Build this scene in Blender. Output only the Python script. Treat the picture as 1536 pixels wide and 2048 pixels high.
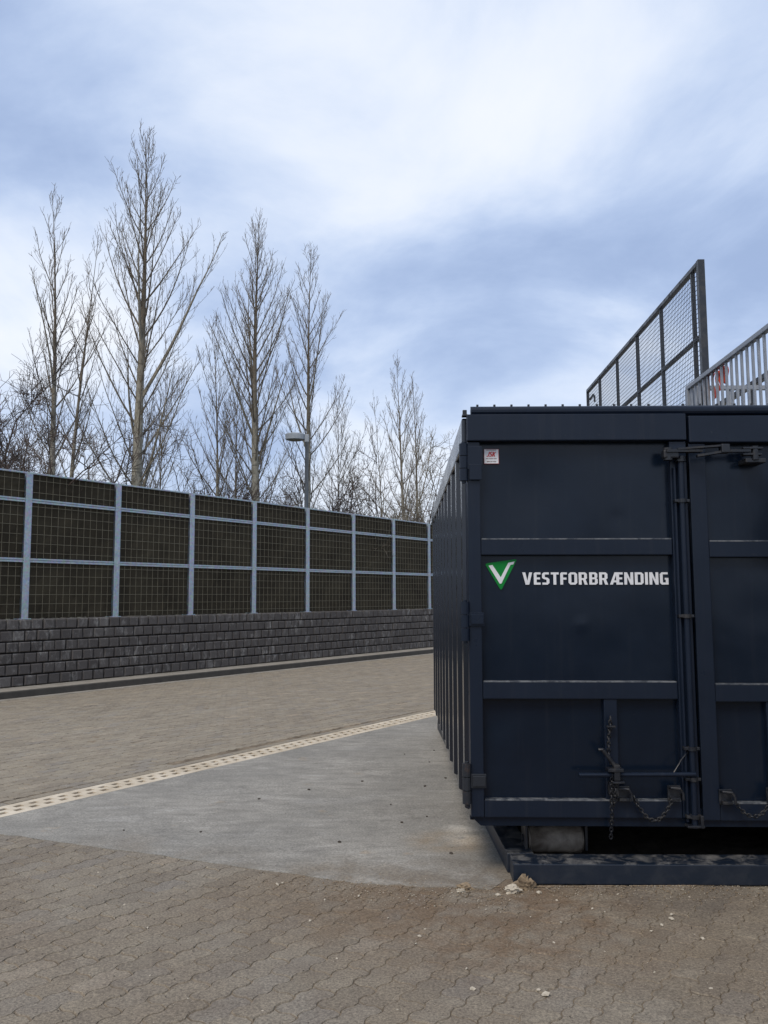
import bpy, bmesh, math, random
from mathutils import Vector, Matrix
R = math.radians
random.seed(7)
S = bpy.context.scene
for o in list(bpy.data.objects): bpy.data.objects.remove(o)
C = S.collection

# ------------------------------------------------------------------ camera
EYE = 1.52
OX, OY = -4.332, -4.782
cam_d = bpy.data.cameras.new('camera'); cam = bpy.data.objects.new('camera', cam_d); C.objects.link(cam)
cam.location = (0, 0, EYE); cam.rotation_euler = (R(90 + 6.385), 0, 0)
cam_d.sensor_fit = 'VERTICAL'; cam_d.sensor_height = 32.0; cam_d.lens = 32.0 * 1680 / 2048
cam_d.clip_start = 0.05; cam_d.clip_end = 3000
S.camera = cam
S.render.resolution_x = 768; S.render.resolution_y = 1024

# ------------------------------------------------------------------ sky and sun
SUN_AZ, SUN_EL = R(208), R(52)
W = bpy.data.worlds.new('World'); S.world = W; W.use_nodes = True
nt = W.node_tree; nt.nodes.clear()
def N(t, tree=None, **kw):
    n = (tree or nt).nodes.new(t)
    for k, v in kw.items(): setattr(n, k, v)
    return n
def L(a, b, tree=None): (tree or nt).links.new(a, b)
def vmath(op, a, b=None, tree=None):
    n = N('ShaderNodeVectorMath', tree, operation=op)
    for i, q in enumerate((a, b)):
        if q is None: continue
        if hasattr(q, 'is_output'): L(q, n.inputs[i], tree)
        else: n.inputs[i].default_value = q
    return n
def fmath(op, a, b=None, tree=None, clamp=False):
    n = N('ShaderNodeMath', tree, operation=op, use_clamp=clamp)
    for i, q in enumerate((a, b)):
        if q is None: continue
        if hasattr(q, 'is_output'): L(q, n.inputs[i], tree)
        else: n.inputs[i].default_value = q
    return n.outputs[0]
def ramp(fac, stops, tree=None, interp='LINEAR'):
    n = N('ShaderNodeValToRGB', tree); n.color_ramp.interpolation = interp
    el = n.color_ramp.elements
    while len(el) < len(stops): el.new(0.5)
    for e, (p, c) in zip(el, stops):
        e.position = p; e.color = (c[0], c[1], c[2], 1) if len(c) == 3 else c
    L(fac, n.inputs[0], tree)
    return n.outputs[0]
def mix(fac, a, b, tree=None, mode='MIX'):
    n = N('ShaderNodeMix', tree, data_type='RGBA', blend_type=mode)
    for q, s in ((fac, n.inputs[0]), (a, n.inputs[6]), (b, n.inputs[7])):
        if hasattr(q, 'is_output'): L(q, s, tree)
        elif isinstance(q, (int, float)): s.default_value = q
        else: s.default_value = (q[0], q[1], q[2], 1)
    return n.outputs[2]
def noise(vec, scale, detail=4, rough=.55, dist=0.0, tree=None):
    n = N('ShaderNodeTexNoise', tree)
    n.inputs['Scale'].default_value = scale; n.inputs['Detail'].default_value = detail
    n.inputs['Roughness'].default_value = rough; n.inputs['Distortion'].default_value = dist
    if vec is not None: L(vec, n.inputs['Vector'], tree)
    return n.outputs['Fac']

tc = N('ShaderNodeTexCoord')
sep = N('ShaderNodeSeparateXYZ'); L(tc.outputs['Generated'], sep.inputs[0])
zc = fmath('ADD', fmath('MAXIMUM', sep.outputs['Z'], 0.0), 0.32)
comb = N('ShaderNodeCombineXYZ')
L(fmath('DIVIDE', sep.outputs['X'], zc), comb.inputs[0]); L(fmath('DIVIDE', sep.outputs['Y'], zc), comb.inputs[1])
off = vmath('ADD', comb.outputs[0], (OX, OY, 0.0)).outputs[0]
n1 = noise(off, 1.0, 2, .5, .6); n2 = noise(off, 2.4, 7, .58, .35)
cl = fmath('ADD', fmath('MULTIPLY', n1, .56), fmath('MULTIPLY', n2, .44))
sv = Vector((math.sin(SUN_AZ) * math.cos(SUN_EL), math.cos(SUN_AZ) * math.cos(SUN_EL), math.sin(SUN_EL)))
# a thin place in the cloud sheet, ahead and to the right
thin = fmath('POWER', fmath('MAXIMUM', vmath('DOT_PRODUCT', tc.outputs['Generated'], (.145, .815, .56)).outputs['Value'], 0.0), 24)
cl = fmath('ADD', cl, fmath('MULTIPLY', thin, .10))
cloud = ramp(cl, [(.36, (.275, .36, .55)), (.44, (.375, .47, .665)), (.505, (.515, .60, .76)), (.57, (.665, .72, .82)), (.65, (.76, .785, .83))], interp='B_SPLINE')
hz = ramp(sep.outputs['Z'], [(0.0, (1, 1, 1)), (.30, (0, 0, 0))], interp='EASE')
cloud = mix(fmath('MULTIPLY', hz, .45), cloud, (.47, .55, .70))
sky = N('ShaderNodeTexSky', sky_type='NISHITA', sun_disc=False)
sky.sun_elevation = SUN_EL; sky.sun_rotation = SUN_AZ; sky.altitude = 0; sky.air_density = 1; sky.dust_density = 2
cover = mix(1.0, cloud, (10, 10, 10), mode='MULTIPLY')
cover.node.clamp_result = False
skyc = mix(.88, sky.outputs[0], cover)
bg = N('ShaderNodeBackground'); L(skyc, bg.inputs[0]); bg.inputs[1].default_value = 0.10
wo = N('ShaderNodeOutputWorld'); L(bg.outputs[0], wo.inputs[0])

sl = bpy.data.lights.new('sun', 'SUN'); sl.energy = 1.5; sl.angle = R(22); sl.color = (1, .88, .72)
so = bpy.data.objects.new('sun', sl); C.objects.link(so)
so.rotation_euler = sv.to_track_quat('Z', 'Y').to_euler(); so.location = (-8, -14, 30)
vs = S.view_settings; vs.view_transform = 'Standard'; vs.look = 'None'; vs.exposure = 0.43; vs.gamma = 1; vs.use_curve_mapping = False
S.render.engine = 'CYCLES'

# ------------------------------------------------------------------ the lie of the ground
# the yard climbs gently along the road direction D2; N2 points across the road to the wall
D2 = Vector((.57685, .81685)); N2 = Vector((-.81685, .57685)); SLOPE = .01106
ROAD_ANG = math.atan2(D2.y, D2.x)
def gz(x, y): return SLOPE * max(-60, min(60, x * D2.x + y * D2.y))
def ab(a, b, z=0.0):
    x = a * D2.x + b * N2.x; y = a * D2.y + b * N2.y
    return Vector((x, y, gz(x, y) + z))
def to_ab(x, y): return x * D2.x + y * D2.y, x * N2.x + y * N2.y

# ------------------------------------------------------------------ materials
def new_mat(name):
    m = bpy.data.materials.new(name); m.use_nodes = True
    t = m.node_tree; t.nodes.clear()
    out = t.nodes.new('ShaderNodeOutputMaterial'); b = t.nodes.new('ShaderNodeBsdfPrincipled')
    t.links.new(b.outputs[0], out.inputs[0])
    return m, t, b
def gpos(t): return t.nodes.new('ShaderNodeNewGeometry').outputs['Position']
def opos(t): return t.nodes.new('ShaderNodeTexCoord').outputs['Object']
def bump(t, b, h, strength, dist):
    n = t.nodes.new('ShaderNodeBump'); n.inputs['Strength'].default_value = strength; n.inputs['Distance'].default_value = dist
    t.links.new(h, n.inputs['Height']); t.links.new(n.outputs[0], b.inputs['Normal'])
def setv(b, **kw):
    for k, v in kw.items(): b.inputs[k.replace('_', ' ')].default_value = v
def scalev(t, v, s): return vmath('MULTIPLY', v, s, tree=t).outputs[0]

def spot(t, p, centre, radius, soft=.55, sc=5):
    """ragged patch of colour round a point on the ground"""
    d = vmath('LENGTH', vmath('SUBTRACT', p, centre, tree=t).outputs[0], tree=t).outputs['Value']
    k = fmath('SUBTRACT', 1.0, fmath('DIVIDE', d, radius, t), t, True)
    return fmath('MULTIPLY', ramp(k, [(0, (0, 0, 0)), (soft, (1, 1, 1))], t), ramp(noise(p, sc, 6, .7, .4, t), [(.36, (.08, .08, .08)), (.6, (1, 1, 1))], t), t)
def mat_simple(name, c1, c2, scale=6, rough=.7, metal=0.0, bs=.15, bd=.004, detail=6, spec=.5):
    m, t, b = new_mat(name); p = gpos(t)
    f = noise(p, scale, detail, .6, .2, t)
    L(mix(ramp(f, [(.3, (0, 0, 0)), (.7, (1, 1, 1))], t), c1, c2, t), b.inputs['Base Color'], t)
    f2 = noise(p, scale * 12, 4, .6, 0, t)
    setv(b, Metallic=metal); b.inputs['Specular IOR Level'].default_value = spec
    L(fmath('ADD', fmath('MULTIPLY', f, .25, t), rough - .12, t), b.inputs['Roughness'], t)
    bump(t, b, f2, bs, bd)
    return m

def mat_paver(name, tone, grain=.8, dirt=.45):
    m, t, b = new_mat(name); p = gpos(t)
    at = t.nodes.new('ShaderNodeAttribute'); at.attribute_name = 'tint'
    c = ramp(at.outputs['Fac'], [(0, (.190, .156, .116)), (.3, (.222, .181, .132)), (.6, (.232, .192, .142)), (.85, (.205, .174, .138)), (1, (.265, .212, .152))], t)
    c = mix(1.0, c, tone, t, 'MULTIPLY')
    big = noise(p, .9, 5, .6, .4, t)
    c = mix(fmath('MULTIPLY', ramp(big, [(.42, (0, 0, 0)), (.68, (1, 1, 1))], t), dirt, t), c, (.165, .122, .078), t)      # trodden-in brown dirt
    med = noise(p, 7, 5, .65, .3, t)
    c = mix(fmath('MULTIPLY', ramp(med, [(.35, (1, 1, 1)), (.6, (0, 0, 0))], t), .35, t), c, (.13, .105, .085), t)
    for ce, ra, am, co in (((.55, 4.30, .05), 1.0, .75, (.150, .098, .058)), ((1.55, 4.55, .05), .55, .5, (.10, .085, .072)), ((-.2, 4.5, .05), .8, .45, (.17, .122, .078))):
        c = mix(fmath('MULTIPLY', spot(t, p, ce, ra), am, t), c, co, t)
    fine = noise(p, 95, 4, .8, 0, t)
    c = mix(grain, c, ramp(fine, [(.30, (.14, .14, .14)), (.5, (.5, .5, .5)), (.70, (.88, .87, .84))], t), t, 'OVERLAY')
    vor = t.nodes.new('ShaderNodeTexVoronoi'); vor.inputs['Scale'].default_value = 48; L(p, vor.inputs['Vector'], t)
    spk = fmath('MULTIPLY', ramp(vor.outputs['Distance'], [(.06, (1, 1, 1)), (.13, (0, 0, 0))], t), ramp(noise(p, 3.5, 3, .5, 0, t), [(.5, (0, 0, 0)), (.62, (1, 1, 1))], t), t)
    c = mix(fmath('MULTIPLY', spk, .55, t), c, (.42, .37, .30), t)
    L(c, b.inputs['Base Color'], t); setv(b, Roughness=.9); b.inputs['Specular IOR Level'].default_value = .25
    hgt = fmath('ADD', fmath('MULTIPLY', fine, .6, t), med, t)
    bump(t, b, hgt, .5, .003)
    return m

def mat_concrete():
    m, t, b = new_mat('brushed_concrete'); p = gpos(t)
    # broom strokes run across the slab
    st = noise(scalev(t, p, (2.6, 7, 1)), 1.5, 8, .68, .5, t)
    c = ramp(st, [(.28, (.195, .183, .158)), (.45, (.28, .264, .230)), (.60, (.335, .316, .276)), (.75, (.43, .408, .365))], t)
    big = noise(p, 1.1, 5, .6, .5, t)
    c = mix(fmath('MULTIPLY', ramp(big, [(.40, (0, 0, 0)), (.64, (1, 1, 1))], t), .65, t), c, (.215, .205, .18), t)
    # light cement smears
    sm = noise(scalev(t, p, (.8, 3.0, 1)), 1.6, 6, .62, .8, t)
    c = mix(fmath('MULTIPLY', ramp(sm, [(.56, (0, 0, 0)), (.72, (1, 1, 1))], t), .28, t), c, (.46, .445, .41), t)
    mo = noise(p, 9, 8, .75, .3, t)
    c = mix(.35, c, ramp(mo, [(.32, (.32, .32, .325)), (.5, (.5, .5, .5)), (.68, (.64, .64, .635))], t), t, 'OVERLAY')
    rust = noise(scalev(t, p, (3, 3, 1)), 1.0, 4, .6, 0, t)
    c = mix(fmath('MULTIPLY', ramp(rust, [(.66, (0, 0, 0)), (.76, (1, 1, 1))], t), .45, t), c, (.36, .25, .13), t)
    for ce, ra, am, co in (((.45, 4.62, .05), .6, .85, (.185, .145, .10)), ((-.25, 4.75, .05), .5, .7, (.20, .165, .12)), ((-1.0, 5.05, .05), .42, .6, (.205, .175, .135)), ((-1.7, 5.35, .05), .4, .55, (.205, .175, .135)), ((.55, 4.9, .05), .5, .5, (.17, .155, .13)), ((.36, 6.2, .05), .5, .4, (.18, .165, .14)), ((.49, 5.74, .06), .13, .8, (.52, .49, .43)), ((.50, 5.50, .06), .16, .85, (.52, .49, .43)), ((.42, 5.45, .05), .35, .45, (.30, .215, .12))):  # brown soil along the slab edge, plus darker and pale patches beside the container
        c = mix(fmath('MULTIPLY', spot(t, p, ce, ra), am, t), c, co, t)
    fine = noise(p, 75, 4, .75, 0, t)
    c = mix(.75, c, ramp(fine, [(.3, (.22, .22, .22)), (.7, (.76, .76, .76))], t), t, 'OVERLAY')
    vor = t.nodes.new('ShaderNodeTexVoronoi'); vor.inputs['Scale'].default_value = 30; L(p, vor.inputs['Vector'], t)
    pit = fmath('MULTIPLY', ramp(vor.outputs['Distance'], [(.07, (1, 1, 1)), (.12, (0, 0, 0))], t), ramp(noise(p, 3.5, 3, .5, 0, t), [(.46, (0, 0, 0)), (.58, (1, 1, 1))], t), t)
    c = mix(fmath('MULTIPLY', pit, .7, t), c, (.09, .085, .075), t)
    L(c, b.inputs['Base Color'], t); setv(b, Roughness=.82); b.inputs['Specular IOR Level'].default_value = .3
    bump(t, b, fmath('ADD', st, fmath('MULTIPLY', fine, .4, t), t), .35, .004)
    return m

def mat_brick():
    m, t, b = new_mat('dark_block'); p = gpos(t)
    at = t.nodes.new('ShaderNodeAttribute'); at.attribute_name = 'tint'
    c = ramp(at.outputs['Fac'], [(0, (.072, .065, .061)), (.4, (.090, .081, .076)), (.8, (.106, .096, .089)), (.93, (.13, .12, .112)), (1, (.17, .162, .15))], t)
    st = noise(p, 2.6, 6, .65, .6, t)
    lo = noise(scalev(t, p, (7, 7, 3.5)), 1.3, 5, .7, .5, t)
    ef = fmath('MULTIPLY', ramp(st, [(.44, (0, 0, 0)), (.62, (1, 1, 1))], t), ramp(lo, [(.49, (0, 0, 0)), (.66, (1, 1, 1))], t), t)
    c = mix(fmath('MULTIPLY', ef, .75, t), c, (.33, .32, .30), t)      # lime bloom
    fine = noise(p, 60, 4, .65, 0, t)
    c = mix(.4, c, ramp(fine, [(.3, (.3, .3, .3)), (.7, (.7, .7, .7))], t), t, 'OVERLAY')
    L(c, b.inputs['Base Color'], t); setv(b, Roughness=.85); b.inputs['Specular IOR Level'].default_value = .3
    bump(t, b, fmath('ADD', fine, lo, t), .3, .004)
    return m

def mat_paint(name, base, rough=.33, dirt=.25, wave=.25, spec=.42):
    m, t, b = new_mat(name); p = opos(t)
    a = noise(p, 2.2, 5, .6, .4, t)
    c = mix(fmath('MULTIPLY', ramp(a, [(.4, (0, 0, 0)), (.7, (1, 1, 1))], t), .5, t), base, tuple(q * 1.35 + .002 for q in base), t)
    run = noise(scalev(t, p, (26, 26, 1.2)), 1.0, 4, .6, .2, t)
    c = mix(fmath('MULTIPLY', ramp(run, [(.55, (0, 0, 0)), (.8, (1, 1, 1))], t), dirt, t), c, (.05, .05, .052), t)
    vor = noise(p, 38, 3, .6, 0, t)
    c = mix(fmath('MULTIPLY', ramp(vor, [(.70, (0, 0, 0)), (.76, (1, 1, 1))], t), dirt, t), c, (.12, .11, .10), t)
    L(c, b.inputs['Base Color'], t)
    L(fmath('ADD', fmath('MULTIPLY', noise(p, 5, 5, .6, .2, t), .22, t), rough - .1, t), b.inputs['Roughness'], t)
    b.inputs['Specular IOR Level'].default_value = spec
    bump(t, b, fmath('ADD', noise(p, 1.9, 2, .5, .3, t), fmath('MULTIPLY', noise(p, 90, 2, .5, 0, t), .012, t), t), wave, .03)
    return m

def mat_worn(name, base, worn, scale=5, rough=.6, lo=.48, hi=.6, up_only=False):
    m, t, b = new_mat(name); p = opos(t)
    a = noise(p, scale, 6, .68, .5, t)
    f = ramp(a, [(lo, (0, 0, 0)), (hi, (1, 1, 1))], t)
    if up_only:      # the paint has been scuffed off by what is dragged over the top faces
        g = t.nodes.new('ShaderNodeNewGeometry'); s2 = t.nodes.new('ShaderNodeSeparateXYZ'); L(g.outputs['True Normal'], s2.inputs[0], t)
        f = fmath('MULTIPLY', f, ramp(s2.outputs['Z'], [(.7, (.08, .08, .08)), (.9, (1, 1, 1))], t), t)
    L(mix(f, base, worn, t), b.inputs['Base Color'], t)
    L(fmath('ADD', fmath('MULTIPLY', f, .3, t), rough - .15, t), b.inputs['Roughness'], t)
    bump(t, b, a, .3, .004)
    return m

def mat_galv():
    m, t, b = new_mat('galvanised_steel'); p = gpos(t)
    v = t.nodes.new('ShaderNodeTexVoronoi'); v.inputs['Scale'].default_value = 28; L(p, v.inputs['Vector'], t)
    f = noise(p, 9, 5, .65, .3, t)
    c = mix(f, (.30, .36, .42), (.47, .53, .58), t)
    c = mix(.3, c, v.outputs['Color'], t, 'SOFT_LIGHT')
    L(c, b.inputs['Base Color'], t); setv(b, Metallic=.35)
    L(fmath('ADD', fmath('MULTIPLY', f, .3, t), .38, t), b.inputs['Roughness'], t)
    bump(t, b, f, .12, .003)
    return m

def mat_bark():
    m, t, b = new_mat('poplar_bark'); p = gpos(t); s2 = t.nodes.new('ShaderNodeSeparateXYZ'); L(p, s2.inputs[0], t)
    at = t.nodes.new('ShaderNodeAttribute'); at.attribute_name = 'tint'     # 0 old trunk .. 1 young wood
    n_ = noise(scalev(t, p, (1, 1, .6)), 9, 5, .65, .4, t)
    old = ramp(n_, [(.30, (.10, .094, .075)), (.42, (.26, .245, .195)), (.6, (.37, .35, .285)), (.75, (.47, .45, .38))], t)
    ln = noise(scalev(t, p, (2, 2, 16)), 1, 3, .6, .2, t)
    old = mix(ramp(ln, [(.60, (0, 0, 0)), (.68, (1, 1, 1))], t), old, (.06, .055, .045), t)
    young = ramp(n_, [(.3, (.085, .068, .048)), (.7, (.17, .14, .10))], t)
    L(mix(at.outputs['Fac'], old, young, t), b.inputs['Base Color'], t); setv(b, Roughness=.85)
    bump(t, b, n_, .5, .02)
    return m

M = {}
M['paver'] = mat_paver('concrete_paver', (1.06, 1.12, 1.18))
M['paver_road'] = mat_paver('road_paver', (1.30, 1.38, 1.44), .42, .08)
M['sand'] = mat_simple('joint_sand', (.085, .066, .046), (.28, .225, .16), 5, .95, spec=.2)
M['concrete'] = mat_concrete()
M['ledge'] = mat_simple('ledge_concrete', (.22, .20, .165), (.34, .315, .27), 5, .85, spec=.3)
M['kerb_dark'] = mat_simple('bitumen_face', (.055, .051, .045), (.085, .078, .068), 6, .8, spec=.3)
M['drain'] = mat_simple('cream_polymer_concrete', (.42, .345, .24), (.70, .62, .49), 3, .75, spec=.35)
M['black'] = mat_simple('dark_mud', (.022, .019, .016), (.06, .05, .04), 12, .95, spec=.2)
M['silt'] = mat_simple('drain_silt', (.10, .085, .066), (.24, .20, .15), 9, .95, spec=.2)
M['brick'] = mat_brick()
M['mortar'] = mat_simple('dark_mortar', (.020, .019, .019), (.034, .032, .031), 8, .95, spec=.2)
M['earth'] = mat_simple('rough_grass_earth', (.05, .052, .025), (.095, .085, .05), 1.2, .95, bs=.6, bd=.05, spec=.2)
M['galv'] = mat_galv()
M['fibre'] = mat_simple('brown_acoustic_fibre', (.029, .024, .017), (.062, .053, .036), 1.6, .95, bs=.6, bd=.01, spec=.15)
M['wire'] = mat_simple('pale_wire', (.15, .135, .095), (.25, .225, .16), 20, .6, .2)
M['navy'] = mat_paint('navy_container_paint', (.0042, .0088, .0188), .18, .10, .16, .27)
M['navy_side'] = mat_paint('glossy_navy_rail', (.0075, .011, .020), .16, .10, .008, .6)
M['navy_trim'] = mat_paint('navy_trim_paint', (.0066, .0118, .0240), .30, .16, .10, .27)
M['iron'] = mat_worn('dark_ironwork', (.009, .011, .016), (.024, .024, .026), 14, .5)
M['rusty'] = mat_worn('rusty_ironwork', (.012, .015, .021), (.06, .030, .016), 9, .6, .54, .70)
M['edge'] = mat_worn('scuffed_weld_edge', (.035, .042, .055), (.16, .17, .18), 16, .5, .40, .6)
M['roller'] = mat_worn('worn_roller_steel', (.075, .06, .048), (.22, .195, .165), 11, .6, .36, .66)
M['frame'] = mat_worn('scraped_navy_steel', (.005, .011, .023), (.22, .215, .205), 11, .6, .45, .80, True)
M['white'] = mat_simple('white_vinyl', (.66, .67, .70), (.76, .77, .79), 8, .45)
M['green'] = mat_simple('green_vinyl', (.003, .175, .030), (.005, .22, .038), 5, .5, spec=.2)
M['red'] = mat_simple('red_print', (.45, .02, .025), (.50, .03, .03), 9, .5)
M['grey_print'] = mat_simple('grey_print', (.24, .18, .19), (.28, .22, .22), 9, .5)
M['screen'] = mat_worn('anthracite_screen_paint', (.022, .025, .031), (.040, .043, .050), 8, .5)
M['railing'] = mat_simple('grey_railing_steel', (.22, .24, .27), (.33, .35, .38), 9, .5, .3)
M['cloth'] = mat_simple('orange_red_cloth', (.55, .045, .02), (.72, .10, .04), 12, .8)
M['bark'] = mat_bark()
M['twig_grey'] = mat_simple('grey_brown_twigs', (.085, .07, .055), (.16, .135, .10), 3, .85)
M['twig_dark'] = mat_simple('dark_twigs', (.050, .038, .033), (.10, .075, .062), 3, .85)
M['twig_pale'] = mat_simple('pale_twigs', (.13, .115, .085), (.24, .215, .165), 2, .85)
M['lamp'] = mat_simple('grey_lamp_paint', (.26, .29, .32), (.34, .37, .40), 6, .5, .2)
M['lamp_glass'] = mat_simple('frosted_lens', (.20, .20, .17), (.26, .26, .22), 10, .3)
M['stone'] = mat_simple('pale_stone', (.34, .30, .23), (.58, .52, .42), 25, .85, bs=.5, bd=.003)
M['tan'] = mat_simple('tan_rubble', (.17, .125, .08), (.30, .23, .15), 18, .9, bs=.6, bd=.004)
M['dark_grit'] = mat_simple('dark_grit', (.035, .028, .022), (.08, .065, .05), 20, .9)

# ------------------------------------------------------------------ mesh helpers
class MB:
    """collects shapes into one mesh"""
    def __init__(s): s.v = []; s.f = []; s.t = []
    def add(s, vs, fs, tint=0.0):
        o = len(s.v); s.v += [tuple(q) for q in vs]; s.f += [tuple(i + o for i in q) for q in fs]; s.t += [tint] * len(vs); return s
    def box(s, x0, y0, z0, x1, y1, z1, bev=0.0, tint=0.0):
        if bev <= 0:
            vs = [(x, y, z) for z in (z0, z1) for y in (y0, y1) for x in (x0, x1)]
            return s.add(vs, [(0, 2, 3, 1), (4, 5, 7, 6), (0, 1, 5, 4), (2, 6, 7, 3), (0, 4, 6, 2), (1, 3, 7, 5)], tint)
        bm = bmesh.new(); bmesh.ops.create_cube(bm, size=1)
        for v in bm.verts: v.co = Vector(((x0 + x1) / 2 + v.co.x * (x1 - x0), (y0 + y1) / 2 + v.co.y * (y1 - y0), (z0 + z1) / 2 + v.co.z * (z1 - z0)))
        bmesh.ops.bevel(bm, geom=bm.edges[:], offset=bev, segments=2, affect='EDGES', profile=.6)
        bm.verts.index_update()
        s.add([v.co.copy() for v in bm.verts], [[v.index for v in f.verts] for f in bm.faces], tint); bm.free(); return s
    def tube(s, pts, rad, n=8, caps=True, tint=0.0):
        pts = [Vector(p) for p in pts]; k = len(pts)
        rad = rad if isinstance(rad, (list, tuple)) else [rad] * k
        tints = tint if isinstance(tint, (list, tuple)) else [tint] * k
        o = len(s.v); up = Vector((.31, .17, .93)) if abs((pts[-1] - pts[0]).normalized().z) < .9 else Vector((.96, .2, .1))
        for i, p in enumerate(pts):
            d = (pts[min(i + 1, k - 1)] - pts[max(i - 1, 0)])
            if d.length < 1e-9: d = Vector((0, 0, 1))
            d.normalize(); a = d.cross(up).normalized(); b = d.cross(a); up = (-(b) if False else up)
            for j in range(n):
                an = 2 * math.pi * j / n; q = p + (a * math.cos(an) + b * math.sin(an)) * rad[i]
                s.v.append((q.x, q.y, q.z)); s.t.append(tints[i])
        for i in range(k - 1):
            for j in range(n):
                j2 = (j + 1) % n
                s.f.append((o + i * n + j, o + i * n + j2, o + (i + 1) * n + j2, o + (i + 1) * n + j))
        if caps and n > 2:
            s.f.append(tuple(o + j for j in range(n))); s.f.append(tuple(o + (k - 1) * n + j for j in reversed(range(n))))
        return s
    def prism(s, poly, y0, y1, tint=0.0):
        """polygon in x,z pushed along y"""
        n = len(poly); vs = [(x, y0, z) for x, z in poly] + [(x, y1, z) for x, z in poly]
        fs = [tuple(range(n)), tuple(reversed(range(n, 2 * n)))] + [(i, i + n, (i + 1) % n + n, (i + 1) % n) for i in range(n)]
        return s.add(vs, fs, tint)
    def mesh(s, name, mat, smooth=False, tint=False):
        me = bpy.data.meshes.new(name); me.from_pydata(s.v, [], s.f)
        if tint: me.attributes.new('tint', 'FLOAT', 'POINT').data.foreach_set('value', s.t)
        me.materials.append(M[mat] if isinstance(mat, str) else mat)
        if smooth: me.polygons.foreach_set('use_smooth', [True] * len(me.polygons))
        me.update(); return me
    def build(s, name, mat, parent=None, smooth=False, tint=False, fix=False):
        me = s.mesh(name, mat, smooth, tint)
        if fix:
            bm = bmesh.new(); bm.from_mesh(me); bmesh.ops.recalc_face_normals(bm, faces=bm.faces[:]); bm.to_mesh(me); bm.free()
        return link(name, me, parent)
def link(name, me, parent=None):
    o = bpy.data.objects.new(name, me); C.objects.link(o)
    if parent is not None: o.parent = parent
    return o
def tag(o, label=None, cat=None, group=None, kind=None):
    if label: o['label'] = label
    if cat: o['category'] = cat
    if group: o['group'] = group
    if kind: o['kind'] = kind
    return o
def empty(name, loc=(0, 0, 0), rz=0.0):
    o = bpy.data.objects.new(name, None); C.objects.link(o); o.location = loc; o.rotation_euler = (0, 0, rz); o.empty_display_size = .2; return o
def outline(name, polys, mat, parent, y, thick=.0012):
    """flat print or plate cut to shape: closed outlines in x,z (inner outlines become holes), a millimetre thick"""
    cu = bpy.data.curves.new(name, 'CURVE'); cu.dimensions = '2D'; cu.fill_mode = 'BOTH'; cu.extrude = thick / 2
    for poly in polys:
        sp = cu.splines.new('POLY'); sp.points.add(len(poly) - 1); sp.use_cyclic_u = True
        for q, (x, z) in zip(sp.points, poly): q.co = (x, z, 0, 1)
    t = bpy.data.objects.new('tmp', cu); C.objects.link(t)
    me = bpy.data.meshes.new_from_object(t.evaluated_get(bpy.context.evaluated_depsgraph_get()))
    bpy.data.objects.remove(t); bpy.data.curves.remove(cu)
    me.transform(Matrix(((1, 0, 0, 0), (0, 0, -1, y), (0, 1, 0, 0), (0, 0, 0, 1))))
    me.materials.clear(); me.materials.append(M[mat]); me.name = name
    return link(name, me, parent)

# ================================================================== THE SETTING
# ---- wide ground
mb = MB(); gs = [-900, -400, -150, -70, -40, -20, -10, 0, 10, 20, 30, 40, 55, 75, 120, 300, 900]
vs = [(x, y, gz(x, y) - .12) for y in gs for x in gs]; n_ = len(gs)
mb.add(vs, [(j * n_ + i, j * n_ + i + 1, (j + 1) * n_ + i + 1, (j + 1) * n_ + i) for j in range(n_ - 1) for i in range(n_ - 1)])
tag(mb.build('ground', 'earth'), kind='structure')

def chan(a): return 5.875 + .0195 * (a - 3.5)      # centre line of the drain, across the road from the camera
CW = .145                                           # half its width
KERB_B = 12.42; WALL_B = 13.0

# ---- bedding sheets under the pavers
def sheet(name, pts, z, mat, thick=0.0):
    top = [Vector((x, y, gz(x, y) + z)) for x, y in pts]; mb = MB()
    if thick:
        n = len(top); bot = [p - Vector((0, 0, thick)) for p in top]
        mb.add(top + bot, [tuple(range(n)), tuple(reversed(range(n, 2 * n)))] + [(i, i + n, (i + 1) % n + n, (i + 1) % n) for i in range(n)])
    else: mb.add(top, [tuple(range(len(top)))])
    return mb.build(name, mat, fix=True)
apron = tag(sheet('paved_apron', [(-7, -4), (9, -4), (9, 7), (-3.2, 7), (-7, 7)], -.0036, 'sand'), 'interlocking zigzag concrete pavers in the foreground', kind='structure')
rp = [ab(a, b) for a, b in ((-3, chan(-3) + .1), (30, chan(30) + .1), (30, KERB_B + .1), (-3, KERB_B + .1))]
road = tag(sheet('paved_road', [(p.x, p.y) for p in rp], -.0036, 'sand'), 'paved road between the drain and the dark wall', kind='structure')

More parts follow.
